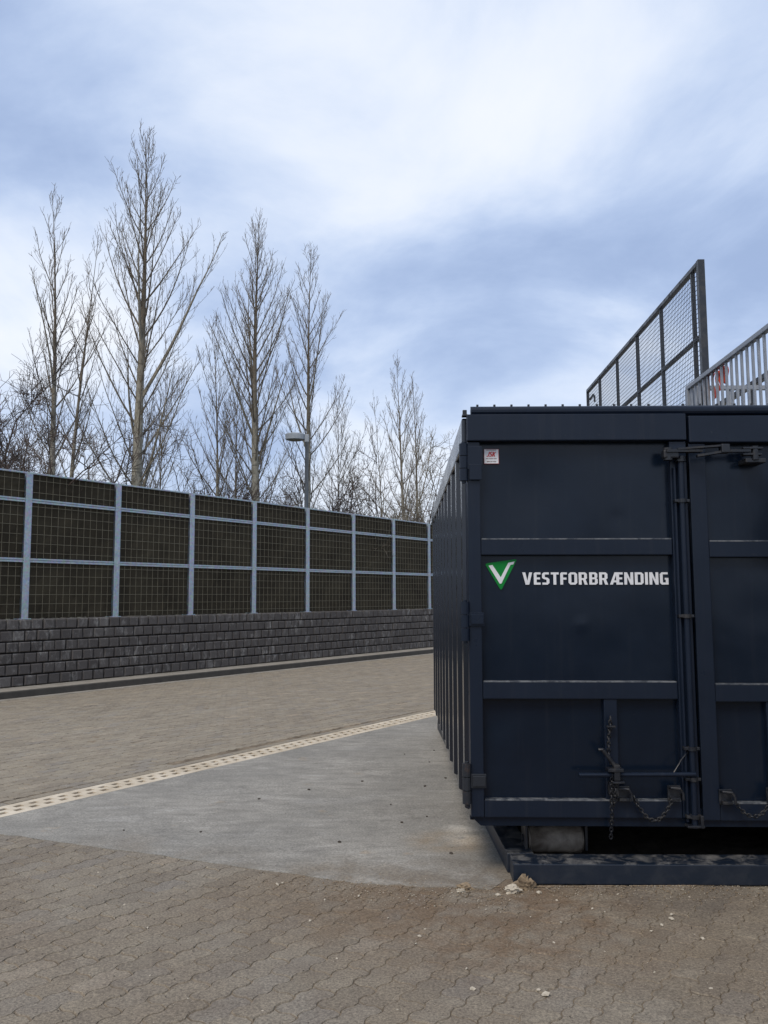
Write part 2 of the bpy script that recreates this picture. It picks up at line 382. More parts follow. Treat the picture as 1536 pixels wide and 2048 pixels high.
# ---- zigzag pavers
PL, PW = .225, .1125
def wav(u):
    q = (u / (PL / 2)) % 1.0
    for (a0, v0), (a1, v1) in zip(((0, 0), (.16, 1), (.42, 1), (.66, -1), (.9, -1), (1, 0)), ((.16, 1), (.42, 1), (.66, -1), (.9, -1), (1, 0), (1.01, 0))):
        if q <= a1: return .0085 * (v0 + (v1 - v0) * (q - a0) / max(a1 - a0, 1e-6))
    return 0
def paver_outline():
    us = [0]; kn = (.16, .42, .66, .9)
    for k in range(2): us += [(k + q) * PL / 2 for q in kn]
    us += [PL]
    lo = [(u, wav(u)) for u in us]; hi = [(u, PW + wav(u)) for u in reversed(us)]
    rt = [(PL + .008, PW * .33), (PL - .008, PW * .68)]; lf = [(-.008, PW * .68), (.008, PW * .33)]
    return lo + rt + hi + lf
def inset(poly, d):
    out = []; n = len(poly)
    for i in range(n):
        p0, p1, p2 = Vector(poly[i - 1]), Vector(poly[i]), Vector(poly[(i + 1) % n])
        e1 = (p1 - p0).normalized(); e2 = (p2 - p1).normalized()
        n1 = Vector((-e1.y, e1.x)); n2 = Vector((-e2.y, e2.x)); m = (n1 + n2)
        m = m / max(.5, m.dot(n1)) if m.length > .1 else n1
        out.append(p1 + m * d)
    return out
PO = [(x - PL / 2, y - PW / 2) for x, y in paver_outline()]
P_out, P_top = [[Vector((v.x * k, v.y)) for v in inset(PO, d)] for d, k in ((.0009, .988), (.0036, .978))]
def paver_geo(sink=0.0):
    n = len(PO)
    return [(p.x, p.y, -.006) for p in P_out] + [(p.x, p.y, -sink) for p in P_top], [tuple(range(n, 2 * n))] + [(i, (i + 1) % n, (i + 1) % n + n, i + n) for i in range(n)]
PV, PF = paver_geo()
def paver_meshes(mat):
    out = []
    for k in range(10):
        mb = MB(); mb.add(PV, PF, (k + .5) / 10); out.append(mb.mesh('paver', mat, tint=True))
    return out
def lay_pavers(parent, mat, cells, nparts, loose_name):
    """cells: centres (a,b) sorted by how large they show; the first nparts become objects, the rest one mesh"""
    meshes = paver_meshes(mat); tilt0 = Vector((-SLOPE * D2.x, -SLOPE * D2.y, 1)).normalized()
    base = Vector((0, 0, 1)).rotation_difference(tilt0).to_matrix()
    rest = MB()
    for i, (a, b) in enumerate(cells):
        p = ab(a, b, random.gauss(0, .0012)); t = min(.999, max(0, random.gauss(.45, .29)))
        rot = base @ Matrix.Rotation(ROAD_ANG, 3, 'Z') @ Matrix.Rotation(random.gauss(0, .006), 3, 'X') @ Matrix.Rotation(random.gauss(0, .005), 3, 'Y')
        if i < nparts:
            o = link('paver', meshes[int(t * 10)], parent); o.matrix_local = Matrix.Translation(p) @ rot.to_4x4()
        else: rest.add([p + rot @ Vector(v) for v in PV], PF, t)
    if rest.v: tag(rest.build(loose_name, mat, parent, tint=True), kind='stuff')

# pad edge on the camera side, x against y
PAD = [(-2.866, 5.846), (-2.52, 5.70), (-.13, 4.69), (.56, 4.58), (.66, 4.74), (4.6, 4.70)]
def pad_y(x):
    for (x0, y0), (x1, y1) in zip(PAD, PAD[1:]):
        if x <= x1: return y0 + (y1 - y0) * (x - x0) / (x1 - x0)
    return PAD[-1][1]
def in_view(x, y, m=0.0): return y > .2 and abs(x) / y < .458 + m and y > 2.95 - m * 3
front = []
for k in range(-40, 70):
    b = (k + .5) * PW
    for j in range(-30, 50):
        a = j * PL + (PL / 2 if k % 2 else 0)
        p = ab(a, b); x, y = p.x, p.y
        if y < 1.0 or y > 7.2 or abs(x) > 5.2: continue
        if y > pad_y(x) + .12 or b > chan(a) - CW - .05: continue
        vis = in_view(x, y, .03)
        front.append(((0 if vis else 1, y), (a, b)))
front.sort(); front = [c for _, c in front]
lay_pavers(apron, 'paver', front, 300, 'outer_pavers')
roadc = []
for k in range(52, 112):
    for j in range(-6, 120):
        a = j * PL + (PL / 2 if k % 2 else 0); b = (k + .5) * PW
        if b < chan(a) + CW + .185 or b > KERB_B + .04 or a > 26: continue
        p = ab(a, b); vis = abs(p.x) / max(p.y, .1) < .47
        if p.y < 2: continue
        roadc.append(((0 if vis else 1, p.y), (a, b)))
roadc.sort(); roadc = [c for _, c in roadc]
lay_pavers(road, 'paver_road', roadc, 300, 'far_pavers')
# one straight course of plain pavers along the drain
tiles = []
for k in range(5):
    mb = MB(); mb.box(-.0965, -.0465, -.03, .0965, .0465, .0015, .004, .3 + .13 * k); tiles.append(mb.mesh('edge_paver', 'paver_road', tint=True))
for j in range(60):
    a = 1.2 + j * .2
    o = link('edge_paver', random.choice(tiles), road); p = ab(a, chan(a) + CW + .074, random.gauss(0, .001))
    o.location = p; o.rotation_euler = (0, 0, ROAD_ANG + .0195 + random.gauss(0, .006))

# ---- cast concrete pad under the container
A_END = 13.2
pp = [(x, y) for x, y in PAD] + [(4.6, 11.0)]
for a in (A_END, 10, 7, 4.5, 3.6): q = ab(a, chan(a) - CW - .004); pp.append((q.x, q.y))
pts = []
for i, (x, y) in enumerate(pp):       # ragged cast edge on the paver side
    pts.append((x, y))
    if i in (1, 2):
        x1, y1 = pp[i + 1]; m_ = 30 if i == 1 else 10
        for s in range(1, m_): pts.append((x + (x1 - x) * s / m_, y + (y1 - y) * s / m_ + random.gauss(0, .007)))
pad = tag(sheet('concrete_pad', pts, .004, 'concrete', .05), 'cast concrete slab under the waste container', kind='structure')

# ---- slotted drain
drain = empty('drain_channel', ab(3.5, chan(3.5))); drain.rotation_euler = (0, -math.atan(SLOPE), ROAD_ANG + .0195)
tag(drain, 'long cream slotted drain between the paved road and the concrete pad', 'drain')
mb = MB(); mb.box(-3.5, -.135, -.09, 8.3, .135, -.022); mb.build('silt', 'silt', drain); mb = MB(); mb.box(-3.5, CW, -.09, 8.3, CW + .026, -.018)
mb.build('edge_gap', 'black', drain)
cov = MB(); cl_ = .4975
for y0, y1 in ((-CW, -.078), (-.024, .024), (.078, CW)): cov.box(0, y0, -.03, cl_, y1, .005, .0025)
for r_, (y0, y1) in enumerate(((-.0785, -.0235), (.0235, .0785))):
    o_ = r_ * .0622
    for k in range(-1, 5):
        x0 = max(0, k * .1244 + .068 + o_); x1 = min(cl_, (k + 1) * .1244 + o_)
        if x1 - x0 > .004: cov.box(x0, y0, -.03, x1, y1, .0045)
cme = cov.mesh('drain_cover', 'drain')
for k in range(23):
    o = link('drain_cover', cme, drain); o.location = (-3.4 + k * .5, 0, random.gauss(0, .0008)); o.rotation_euler = (0, 0, random.gauss(0, .002))

# ---- kerb and ledge at the foot of the wall
def along(name, a0, a1, b0, b1, z0, z1, mat, parent=None, bev=0.01):
    mb = MB(); mb.box(0, b0, z0, a1 - a0, b1, z1, bev); o = mb.build(name, mat, parent)
    p = ab(a0, 0); M4 = Matrix.Translation(p) @ Matrix.Rotation(ROAD_ANG, 4, 'Z') @ Matrix.Rotation(-math.atan(SLOPE), 4, 'Y')
    o.matrix_world = M4; return o
tag(along('kerb', 3, 30, KERB_B, KERB_B + .10, -.1, .108, 'kerb_dark'), kind='structure')
tag(along('ledge', 3, 30, KERB_B + .1, WALL_B + .5, -.1, .11, 'ledge'), kind='structure')
tag(along('edge_strip', 3, 30, KERB_B - .16, KERB_B, -.1, .006, 'ledge', bev=.004), kind='structure')

# ---- block wall
BL, BH = .222, (1.215 - .11) / 6
wall = empty('retaining_wall', ab(0, WALL_B)); wall.rotation_euler = (0, -math.atan(SLOPE), ROAD_ANG)
tag(wall, 'low retaining wall of dark grey split blocks below the noise barrier', 'wall')
mb = MB(); mb.box(4, .075, .0, 28, .32, 1.19); mb.build('core', 'mortar', wall)
mb = MB(); mb.box(4, .16, 1.19, 28, .42, 1.207, .004); mb.build('coping', 'ledge', wall)
def block_geo(seed):
    rr = random.Random(seed); mb = MB(); x, h, g = BL / 2 - .0075, BH / 2 - .010, .012
    bm = bmesh.new(); bmesh.ops.create_cube(bm, size=1)
    for v in bm.verts: v.co = Vector((v.co.x * 2 * x, .075 + v.co.y * .15, v.co.z * 2 * h))
    ed = [e for e in bm.edges if all(v.co.y < .01 for v in e.verts)]
    bmesh.ops.bevel(bm, geom=ed, offset=.016, segments=1, affect='EDGES')
    for v in bm.verts:
        if v.co.y < .03: v.co += Vector((rr.gauss(0, .0016), rr.gauss(0, .0022), rr.gauss(0, .0016)))
    bm.verts.index_update(); vs = [v.co.copy() for v in bm.verts]; fs = [[v.index for v in f.verts] for f in bm.faces]; bm.free()
    return vs, fs
BG = [block_geo(k) for k in range(8)]
bmesh_ = []
for k in range(24):
    mb = MB(); mb.add(*BG[k % 8], tint=(k + .5) / 24); bmesh_.append(mb.mesh('brick', 'brick', tint=True))
cells = []
for r_ in range(6):
    for j in range(18, 118):
        a = (j + (.5 if r_ % 2 else 0)) * BL
        p = ab(a, WALL_B); vis = abs(p.x) / p.y < .47 and p.x < 1.6
        cells.append(((0 if vis else 1, p.y), a, r_))
cells.sort(); rest = MB()
for i, (_, a, r_) in enumerate(cells):
    t = min(.999, max(0, random.gauss(.45, .17))); k = int(t * 24)
    pos = Vector((a + random.gauss(0, .002), random.gauss(0, .003) + (.006 * r_), .11 + BH * (r_ + .5)))
    if i < 300:
        o = link('brick', bmesh_[k], wall); o.location = pos; o.rotation_euler = (0, random.gauss(0, .006), random.gauss(0, .01))
    else: rest.add([pos + v for v in BG[k % 8][0]], BG[k % 8][1], t)
tag(rest.build('far_bricks', 'brick', wall, tint=True), kind='stuff')

# ---- noise barrier on the wall
FB = WALL_B + .15; BAY = 1.823; A0 = 8.13
fence = empty('noise_barrier', ab(0, FB)); fence.rotation_euler = (0, -math.atan(SLOPE), ROAD_ANG)
tag(fence, 'tall dark noise barrier with galvanised posts and wire mesh on the wall', 'fence')
mb = MB(); mb.box(-.06, -.05, 1.20, .06, -.038, 3.70, .003); mb.box(-.006, -.038, 1.20, .006, .07, 3.70); mb.box(-.06, .07, 1.20, .06, .082, 3.70, .003)
mb.box(-.11, -.06, 1.207, .11, .10, 1.222, .003)
pme = mb.mesh('post', 'galv')
cap = MB().box(.06, -.045, 3.672, BAY - .06, .075, 3.70, .004).mesh('cap_rail', 'galv')
Z = [1.225, 2.198, 3.216, 3.67]
rme = []
for zc_ in (2.198, 3.216):
    mb = MB(); mb.box(.064, -.042, zc_ + .006, BAY - .064, .07, zc_ + .034, .003); mb.box(.064, -.042, zc_ - .034, BAY - .064, .07, zc_ - .006, .003)
    mb.box(.064, -.02, zc_ - .006, BAY - .064, .06, zc_ + .006); rme.append(mb.mesh('rail', 'galv'))
pan = []; wir = []
for k in range(3):
    z0 = Z[k] + (.036 if k else 0); z1 = Z[k + 1] - (.036 if k < 2 else 0)
    mb = MB(); nx, nz = 14, 7
    vs = [(.064 + (BAY - .128) * i / nx, random.gauss(0, .006), z0 + (z1 - z0) * j / nz) for j in range(nz + 1) for i in range(nx + 1)]
    mb.add(vs, [(j * (nx + 1) + i, j * (nx + 1) + i + 1, (j + 1) * (nx + 1) + i + 1, (j + 1) * (nx + 1) + i) for j in range(nz) for i in range(nx)])
    mb.box(.064, .02, z0, BAY - .064, .06, z1); pan.append(mb.mesh('panel', 'fibre'))
    mb = MB(); nh = 2 if k == 2 else 6
    for i in range(1, 13): x = .06 + (BAY - .12) * i / 13; mb.box(x - .0022, -.036, z0, x + .0022, -.031, z1)
    for j in range(nh):
        z = z0 + (z1 - z0) * (j + .55) / nh; mb.box(.064, -.0415, z - .0029, BAY - .064, -.0365, z + .0029)
    wir.append(mb.mesh('wire_mesh', 'wire'))
for i in range(-2, 11):
    a = A0 + i * BAY
    o = link('post', pme, fence); o.location = (a, 0, 0)
    if i == 10: break
    for me in [cap] + rme: o = link(me.name.split('.')[0], me, fence); o.location = (a, 0, 0)
    for k in range(3):
        o = link('panel', pan[k], fence); o.location = (a, 0, 0); w = link('wire_mesh', wir[k], o)
        w.location = (random.gauss(0, .004), 0, random.gauss(0, .006))

# ================================================================== CONTAINER
YAW = R(1.152); E1 = Vector((math.cos(YAW), -math.sin(YAW))); E2 = Vector((math.sin(YAW), math.cos(YAW)))
def loc2(x, y, z=0.0):      # x along the container front, y into the yard, both from the camera
    p = E1 * x + E2 * y; return Vector((p.x, p.y, z))
CX, CY, CLEN, CWID = .36, 4.75, 5.0, 2.53
box_ = empty('waste_container', loc2(CX, CY), -YAW)
tag(box_, 'large dark navy steel waste container with ribbed sides and barred double doors', 'container')
# local frame: x 0..2.53 along the front, y 0..5 into the yard, z height
mb = MB(); mb.box(.055, .06, .42, .075, CLEN, 2.46); mb.build('side_wall', 'navy', box_)
mb = MB(); mb.box(CWID - .075, .06, .42, CWID - .055, CLEN, 2.46); mb.build('side_wall', 'navy', box_)
mb = MB(); mb.box(.076, CLEN - .03, .42, CWID - .076, CLEN - .005, 2.5); mb.build('end_wall', 'navy', box_)
mb = MB(); mb.box(.076, .075, .40, CWID - .076, CLEN - .031, .44); mb.build('floor', 'navy', box_)
for s in (0, 1):
    mb = MB()
    x0, x1 = (-.004, .09) if s == 0 else (CWID - .09, CWID + .004)
    mb.box(x0, .075, 2.452, x1, CLEN, 2.612, .012); mb.build('top_rail', 'navy_side', box_)
    mb = MB(); mb.box(x0 + .024, .02, .42, x1 - .024, .16, 2.45, .006); mb.build('corner_post', 'navy_trim', box_)
    mb = MB(); x0, x1 = (.02, .16) if s == 0 else (CWID - .16, CWID - .02); mb.box(x0, .08, .34, x1, CLEN, .42, .008); mb.build('bottom_rail', 'navy', box_)
rib = MB(); rib.prism([(0, 0), (.056, 0), (.056, 1), (0, 1)], 0, 1)
ribm = MB()
for (x, y) in (): pass
w0, w1, dp = .048, .060, .056
ribm.add([(.056, -w1, .36), (0, -w0, .385), (0, w0, .385), (.056, w1, .36), (.056, -w1, 2.452), (0, -w0, 2.452), (0, w0, 2.452), (.056, w1, 2.452)],
         [(0, 4, 5, 1), (1, 5, 6, 2), (2, 6, 7, 3), (0, 1, 2, 3), (4, 7, 6, 5)])
rme_ = ribm.mesh('rib', 'navy_side')
for i in range(10):
    for s in (0, 1):
        if s and i > 5: continue
        o = link('rib', rme_, box_); o.location = (0 if s == 0 else CWID, .22 + i * .497, random.gauss(0, .004))
        if s: o.scale.x = -1
# lid: flat cover with a rolled front edge and a row of bolts
lid = MB().box(.10, .03, 2.60, CWID - .10, CLEN, 2.64, .008).build('lid', 'navy', box_)
mb = MB(); mb.tube([(.045, .03, 2.638), (CWID - .045, .03, 2.640)], .030, 14); mb.build('rolled_edge', 'navy_trim', lid, smooth=False)
bolt = MB(); bolt.tube([(0, 0, 0), (0, 0, .012)], .007, 6); bme = bolt.mesh('bolt', 'iron')
for k in range(26): o = link('bolt', bme, lid); o.location = (.085 + k * .0985, .03, 2.667)
mb = MB(); mb.box(.0, .03, 2.612, .024, .055, 2.65, .003); mb.box(-.004, .02, 2.612, .03, .07, 2.622, .002); mb.build('lid_bracket', 'rusty', lid)
# underframe
mb = MB(); mb.prism([(.075, .325), (.02, .375), (.02, .42), (CWID - .02, .42), (CWID - .02, .375), (CWID - .075, .325)], .022, .13); mb.build('front_sill', 'navy', box_)
for x in (.735, 1.70): mb = MB(); mb.box(x, .75, .17, x + .09, CLEN - .3, .34, .006); mb.build('skid_rail', 'navy', box_)
for x0 in (.36, 1.84):
    rl = MB(); rl.tube([(x0, .26, .2), (x0 + .012, .26, .2)], .070, 20); rl.tube([(x0 + .012, .26, .2), (x0 + .30, .26, .2)], .080, 24); rl.tube([(x0 + .30, .26, .2), (x0 + .312, .26, .2)], .070, 20)
    ro = rl.build('roller', 'roller', box_); ro.data.polygons.foreach_set('use_smooth', [len(p.vertices) == 4 for p in ro.data.polygons])
    mb = MB()
    for x in (x0 - .022, x0 + .316): mb.box(x, .18, .15, x + .014, .34, .345, .003)
    mb.tube([(x0 - .03, .26, .2), (x0 + .34, .26, .2)], .02, 10); mb.build('bracket', 'iron', ro)

def door(x0, x1, mirror, dz, dy):
    """door leaf: recessed sheet with raised members; x0..x1 its width"""
    sh = MB(); nx, nz = 44, 72; rr = random.Random(3 if mirror else 5)
    dents = [(x0 + .15 + rr.random() * (x1 - x0 - .3), .5 + rr.random() * 1.8, rr.uniform(.05, .22), rr.uniform(-.004, .006)) for _ in range(16)] + [(.655, 1.415, .022, -.006), (.35, 2.1, .25, .006), (.8, 2.0, .2, -.004)]
    def dent(x, z): return sum(a * math.exp(-((x - u) ** 2 + (z - v) ** 2) / (r * r)) for u, v, r, a in dents)
    vs = [(x0 + .05 + (x1 - x0 - .1) * i / nx, .05 + dy + dent(x0 + .05 + (x1 - x0 - .1) * i / nx, .45 + 2.02 * j / nz), .45 + dz + 2.02 * j / nz) for j in range(nz + 1) for i in range(nx + 1)]
    sh.add(vs, [(j * (nx + 1) + i, j * (nx + 1) + i + 1, (j + 1) * (nx + 1) + i + 1, (j + 1) * (nx + 1) + i) for j in range(nz) for i in range(nx)])
    d = sh.build('door', 'navy', box_, smooth=True)
    def bar(nm, a, b, c, e, y0=0.0, y1=.052, bev=.005, mat='navy_trim'):
        q = MB(); q.box(a, y0 + dy, b + dz, c, y1 + dy, e + dz, bev); return q.build(nm, mat, d)
    hinge_x, meet_x = (x1, x0) if mirror else (x0, x1)
    sg = -1 if mirror else 1
    def sx(v): return hinge_x + sg * v
    def hb(nm, u0, z0, u1, z1, **k): a, c = sorted((sx(u0), sx(u1))); return bar(nm, a, z0, c, z1, **k)
    w = x1 - x0
    hb('header', .0, 2.457, w - .004, 2.612, y0=-.022, bev=.006)
    hb('stile', .0, .375, .072, 2.455, y0=-.004)
    hb('stile', w - .098, .375, w - .004, 2.455, y0=-.002)
    for z0, z1 in ((1.806, 1.897), (1.008, 1.103), (.373, .466)):
        hb('beam', .0735, z0, w - .0995, z1, y0=.002)
        q = MB(); a, c = sorted((sx(.078), sx(w - .104))); q.box(a, .001 + dy, z1 + dz - .004, c, .046 + dy, z1 + dz + .0035, .0015); q.build('weld_edge', 'edge', d)
    hb('upright', w - .508 if not mirror else w - .45, .4675, w - .434 if not mirror else w - .376, 1.0065, y0=.010)
    return d, dy, dz

dl, _, _ = door(.02, 1.268, False, 0.0, 0.0)
dr, _, _ = door(1.276, 2.51, True, -.013, .004)
# hinges on the left leaf and right leaf
for s in (0, 1):
    for z0, z1, p0, p1 in ((2.225, 2.443, 2.292, 2.428), (1.325, 1.545, 1.409, 1.484), (.447, .665, .532, .607)):
        hx = -.002 if s == 0 else CWID + .002; d_ = dl if s == 0 else dr
        q = MB(); h3 = (z1 - z0) / 3
        for k in range(3): q.tube([(hx, -.012, z0 + k * h3 + .002), (hx, -.012, z0 + (k + 1) * h3 - .002)], .0245 if k != 1 else .0235, 14)
        q.tube([(hx, -.012, z0 - .012), (hx, -.012, z1 + .008)], .012, 10)
        a, c = (hx + .02, .104) if s == 0 else (CWID - .104, hx - .02)
        q.box(a, -.016, p0, c, -.0045, p1, .003); q.box(a + .012, -.024, p0 - .06 if p0 > 2 else p0 + .01, c - .004, -.0165, p0 + .03 if p0 > 2 else p1 - .01, .003)
        q.build('hinge', 'rusty' if z0 < 1 and s == 0 else 'navy_trim', d_)
# locking gear on the meeting stile
q = MB(); q.tube([(1.222, -.030, .33), (1.222, -.030, 2.36)], .0165, 14); q.build('locking_rod', 'navy_trim', dl)
q = MB(); q.tube([(1.190, -.014, .36), (1.190, -.014, 2.30)], .009, 8); q.build('guide_rod', 'navy_trim', dl)
for z in (2.108, 1.465, .749, .587, .39):
    q = MB(); q.tube([(1.222, -.030, z - .010), (1.222, -.030, z + .010)], .025, 14); q.box(1.178, -.040, z - .008, 1.262, -.003, z + .008, .003); q.build('rod_bracket', 'iron', dl)
q = MB(); q.box(1.176, -.055, .335, 1.268, -.004, .348, .003); q.box(1.246, -.058, .335, 1.262, -.044, .40, .003); q.build('cam_keeper', 'iron', dl)
# long clamp arm at the top, reaching over to the right leaf
q = MB(); q.box(1.115, -.075, 2.345, 1.20, -.024, 2.392, .008); q.tube([(1.145, -.05, 2.335), (1.145, -.05, 2.405)], .026, 12); q.tube([(1.222, -.03, 2.33), (1.222, -.03, 2.36)], .030, 12); q.build('arm_pivot', 'iron', dl)
def slab(q, p0, p1, w, t):
    p0, p1 = Vector(p0), Vector(p1); d = (p1 - p0).normalized(); u = Vector((0, 0, 1)); n = d.cross(u).normalized(); u = n.cross(d)
    vs = [p + n * a * t / 2 + u * b * w / 2 for p in (p0, p1) for a, b in ((-1, -1), (1, -1), (1, 1), (-1, 1))]
    q.add(vs, [(0, 1, 2, 3), (7, 6, 5, 4), (0, 4, 5, 1), (1, 5, 6, 2), (2, 6, 7, 3), (3, 7, 4, 0)])
q = MB(); slab(q, (1.13, -.062, 2.385), (1.33, -.062, 2.386), .016, .05); slab(q, (1.19, -.07, 2.394), (1.45, -.085, 2.411), .010, .04); slab(q, (1.30, -.07, 2.355), (1.45, -.085, 2.378), .012, .04)
q.box(1.425, -.11, 2.368, 1.472, -.06, 2.418, .005); slab(q, (1.47, -.07, 2.383), (1.60, -.06, 2.386), .014, .03); q.build('clamp_arm', 'iron', dl)
q = MB(); q.box(1.56, -.07, 2.36, 1.665, -.026, 2.372, .003); q.box(1.56, -.075, 2.394, 1.67, -.026, 2.406, .003); q.tube([(1.63, -.055, 2.335), (1.63, -.055, 2.412)], .02, 12); q.box(1.575, -.06, 2.32, 1.69, .05, 2.345, .004); q.build('clamp_bracket', 'iron', dr)
# bottom lever, its post and handle
q = MB(); q.tube([(.600, -.055, .611), (1.228, -.050, .616)], .0125, 12); q.build('lever', 'navy_trim', dl)
q = MB(); q.tube([(.708, -.06, .745), (.728, -.062, .748), (.80, -.062, .655)], .0105, 10); q.box(.752, -.085, .632, .835, -.02, .650, .003); q.box(.785, -.08, .585, .818, -.03, .668, .004); q.box(.775, -.08, .57, .84, -.02, .582, .003); q.box(.765, -.05, .50, .815, -.002, .572, .004); q.build('lever_catch', 'iron', dl)
q = MB(); q.tube([(1.112, -.05, .625), (1.160, -.035, .69), (1.21, -.01, .735)], .004, 6); q.build('wire_stay', 'iron', dl)
def chain(pts, parent, r=.011, w=.0042):
    q = MB(); pts = [Vector(p) for p in pts]; seg = [(b - a).length for a, b in zip(pts, pts[1:])]; tot = sum(seg); step = r * 1.75; n = int(tot / step)
    for i in range(n):
        s = (i + .5) * step; k = 0
        while k < len(seg) - 1 and s > seg[k]: s -= seg[k]; k += 1
        d = (pts[k + 1] - pts[k]).normalized(); c = pts[k] + d * s
        side = d.cross(Vector((0, 1, 0))).normalized() if i % 2 else Vector((0, 1, 0))
        ring = [c + d * (math.cos(t) * r * 1.25) + side * (math.sin(t) * r * .8) for t in [2 * math.pi * j / 8 for j in range(9)]]
        q.tube(ring, w, 4, False)
    return q.build('chain', 'iron', parent, smooth=True)
chain([(.787, -.02, .915), (.785, -.02, .86), (.772, -.03, .80), (.768, -.04, .72), (.775, -.05, .65)], dl)
chain([(.778, -.06, .62), (.770, -.06, .50), (.774, -.05, .40), (.768, -.03, .27)], dl)
chain([(.80, -.05, .58), (.79, -.06, .50), (.782, -.05, .43)], dl)
q = MB(); q.box(.765, -.035, .86, .812, -.004, .868, .002); q.build('chain_eye', 'iron', dl)
def cat(x0, z0, x1, z1, sag, n=10): return [(x0 + (x1 - x0) * i / n, -.045, z0 + (z1 - z0) * i / n - sag * 4 * (i / n) * (1 - i / n)) for i in range(n + 1)]
def hook(x, z, parent):
    q = MB(); q.tube([(x - .03, -.004, z + .02), (x - .03, -.045, z + .022), (x + .015, -.05, z + .02), (x + .03, -.05, z - .005), (x + .032, -.05, z - .04)], .008, 8); q.box(x - .04, -.012, z - .05, x + .03, .001, z + .03, .003); q.box(x - .032, -.04, z - .045, x + .022, -.0125, z - .03, .002); q.build('chain_hook', 'iron', parent)
hook(.852, .515, dl); hook(1.128, .520, dl); hook(1.405, .500, dr); hook(1.66, .510, dr)
chain(cat(.90, .485, 1.104, .49, .115), dl); chain(cat(1.435, .475, 1.635, .485, .085), dr)
chain([(.895, -.045, .50), (.905, -.045, .47), (.91, -.045, .44)], dl)
# ---- print: company name, emblem, maker's sticker
G = {'V': [[(0, 1), (.25, 1), (.375, .33), (.50, 1), (.75, 1), (.52, 0), (.23, 0)]],
     'E': [[(0, 0), (.52, 0), (.52, .2), (.24, .2), (.24, .41), (.48, .41), (.48, .6), (.24, .6), (.24, .8), (.52, .8), (.52, 1), (.1, 1), (0, .9)]],
     'S': [[(.02, 0), (.42, 0), (.56, .13), (.56, .45), (.44, .57), (.24, .62), (.24, .8), (.53, .8), (.53, 1), (.14, 1), (0, .87), (0, .55), (.12, .44), (.32, .39), (.32, .2), (.02, .2)]],
     'T': [[(.18, 0), (.42, 0), (.42, .8), (.6, .8), (.6, 1), (0, 1), (0, .8), (.18, .8)]],
     'F': [[(0, 0), (.24, 0), (.24, .39), (.48, .39), (.48, .59), (.24, .59), (.24, .8), (.52, .8), (.52, 1), (.1, 1), (0, .9)]],
     'O': [[(.15, 0), (.51, 0), (.66, .15), (.66, .85), (.51, 1), (.15, 1), (0, .85), (0, .15)], [(.24, .2), (.24, .8), (.42, .8), (.42, .2)]],
     'R': [[(0, 0), (.24, 0), (.24, .36), (.31, .36), (.42, 0), (.68, 0), (.53, .41), (.63, .51), (.63, .86), (.49, 1), (0, 1)], [(.24, .55), (.24, .8), (.39, .8), (.39, .55)]],
     'B': [[(0, 0), (.5, 0), (.64, .13), (.64, .43), (.56, .52), (.62, .6), (.62, .87), (.48, 1), (0, 1)], [(.24, .19), (.24, .42), (.4, .42), (.4, .19)], [(.24, .6), (.24, .81), (.38, .81), (.38, .6)]],
     'Æ': [[(0, 0), (.25, 0), (.31, .18), (.47, .18), (.47, 0), (.97, 0), (.97, .2), (.71, .2), (.71, .41), (.93, .41), (.93, .6), (.71, .6), (.71, .8), (.97, .8), (.97, 1), (.36, 1)], [(.36, .37), (.47, .76), (.47, .37)]],
     'N': [[(0, 0), (.23, 0), (.23, .58), (.44, 0), (.68, 0), (.68, 1), (.45, 1), (.45, .42), (.24, 1), (0, 1)]],
     'D': [[(0, 0), (.5, 0), (.66, .16), (.66, .84), (.5, 1), (0, 1)], [(.24, .2), (.24, .8), (.42, .8), (.42, .2)]],
     'I': [[(0, 0), (.24, 0), (.24, 1), (0, 1)]],
     'G': [[(.14, 0), (.64, 0), (.64, .56), (.34, .56), (.34, .38), (.41, .38), (.41, .2), (.24, .2), (.24, .8), (.6, .8), (.6, 1), (.14, 1), (0, .86), (0, .14)]],
     'J': [[(0, 0), (.35, 0), (.5, .14), (.5, 1), (.26, 1), (.26, .2), (0, .2)]],
     'K': [[(0, 0), (.24, 0), (.24, .4), (.42, 0), (.7, 0), (.45, .52), (.68, 1), (.42, 1), (.24, .62), (.24, 1), (0, 1)]]}
def letters(txt, x, z, w, h, gap=.07, slant=0.0, thin_=.018):
    adv = [max(p[0] for p in G[c][0]) for c in txt]; tot = sum(adv) + gap * (len(txt) - 1); k = w / tot; u = 0; out = []
    for c, a_ in zip(txt, adv):
        for poly in G[c]:
            area = sum(p[0] * q[1] - q[0] * p[1] for p, q in zip(poly, poly[1:] + poly[:1]))
            if (area < 0) == (poly is G[c][0]): poly = poly[::-1]
            poly = [tuple(q) for q in inset(poly, thin_)]
            out.append([(x + (u + px) * k + pz * h * slant, z + pz * h) for px, pz in poly])
        u += a_ + gap
    return out
PY = .044
outline('lettering', letters('VESTFORBRÆNDING', .327, 1.639, .826, .072), 'white', dl, PY - .0022)
def rounded(tri, r, n=5):
    out = []; m = len(tri)
    for i in range(m):
        p = Vector(tri[i]); a = (Vector(tri[i - 1]) - p).normalized(); b = (Vector(tri[(i + 1) % m]) - p).normalized()
        for k in range(n + 1): t = k / n; out.append(tuple((p + a * r) * (1 - t) ** 2 + p * 2 * t * (1 - t) + (p + b * r) * t ** 2))
    return out
em = outline('emblem', [rounded([(.116, 1.760), (.207, 1.606), (.302, 1.786)], .016)], 'green', dl, PY - .0022)
outline('emblem_mark', [[(.138, 1.748), (.160, 1.752), (.2065, 1.682), (.250, 1.764), (.286, 1.772), (.279, 1.756), (.262, 1.752), (.209, 1.646), (.200, 1.646)]], 'white', dl, PY - .0040)
outline('sticker', [[(.121, 2.334), (.206, 2.334), (.206, 2.420), (.121, 2.420)]], 'red', dl, PY - .0022)
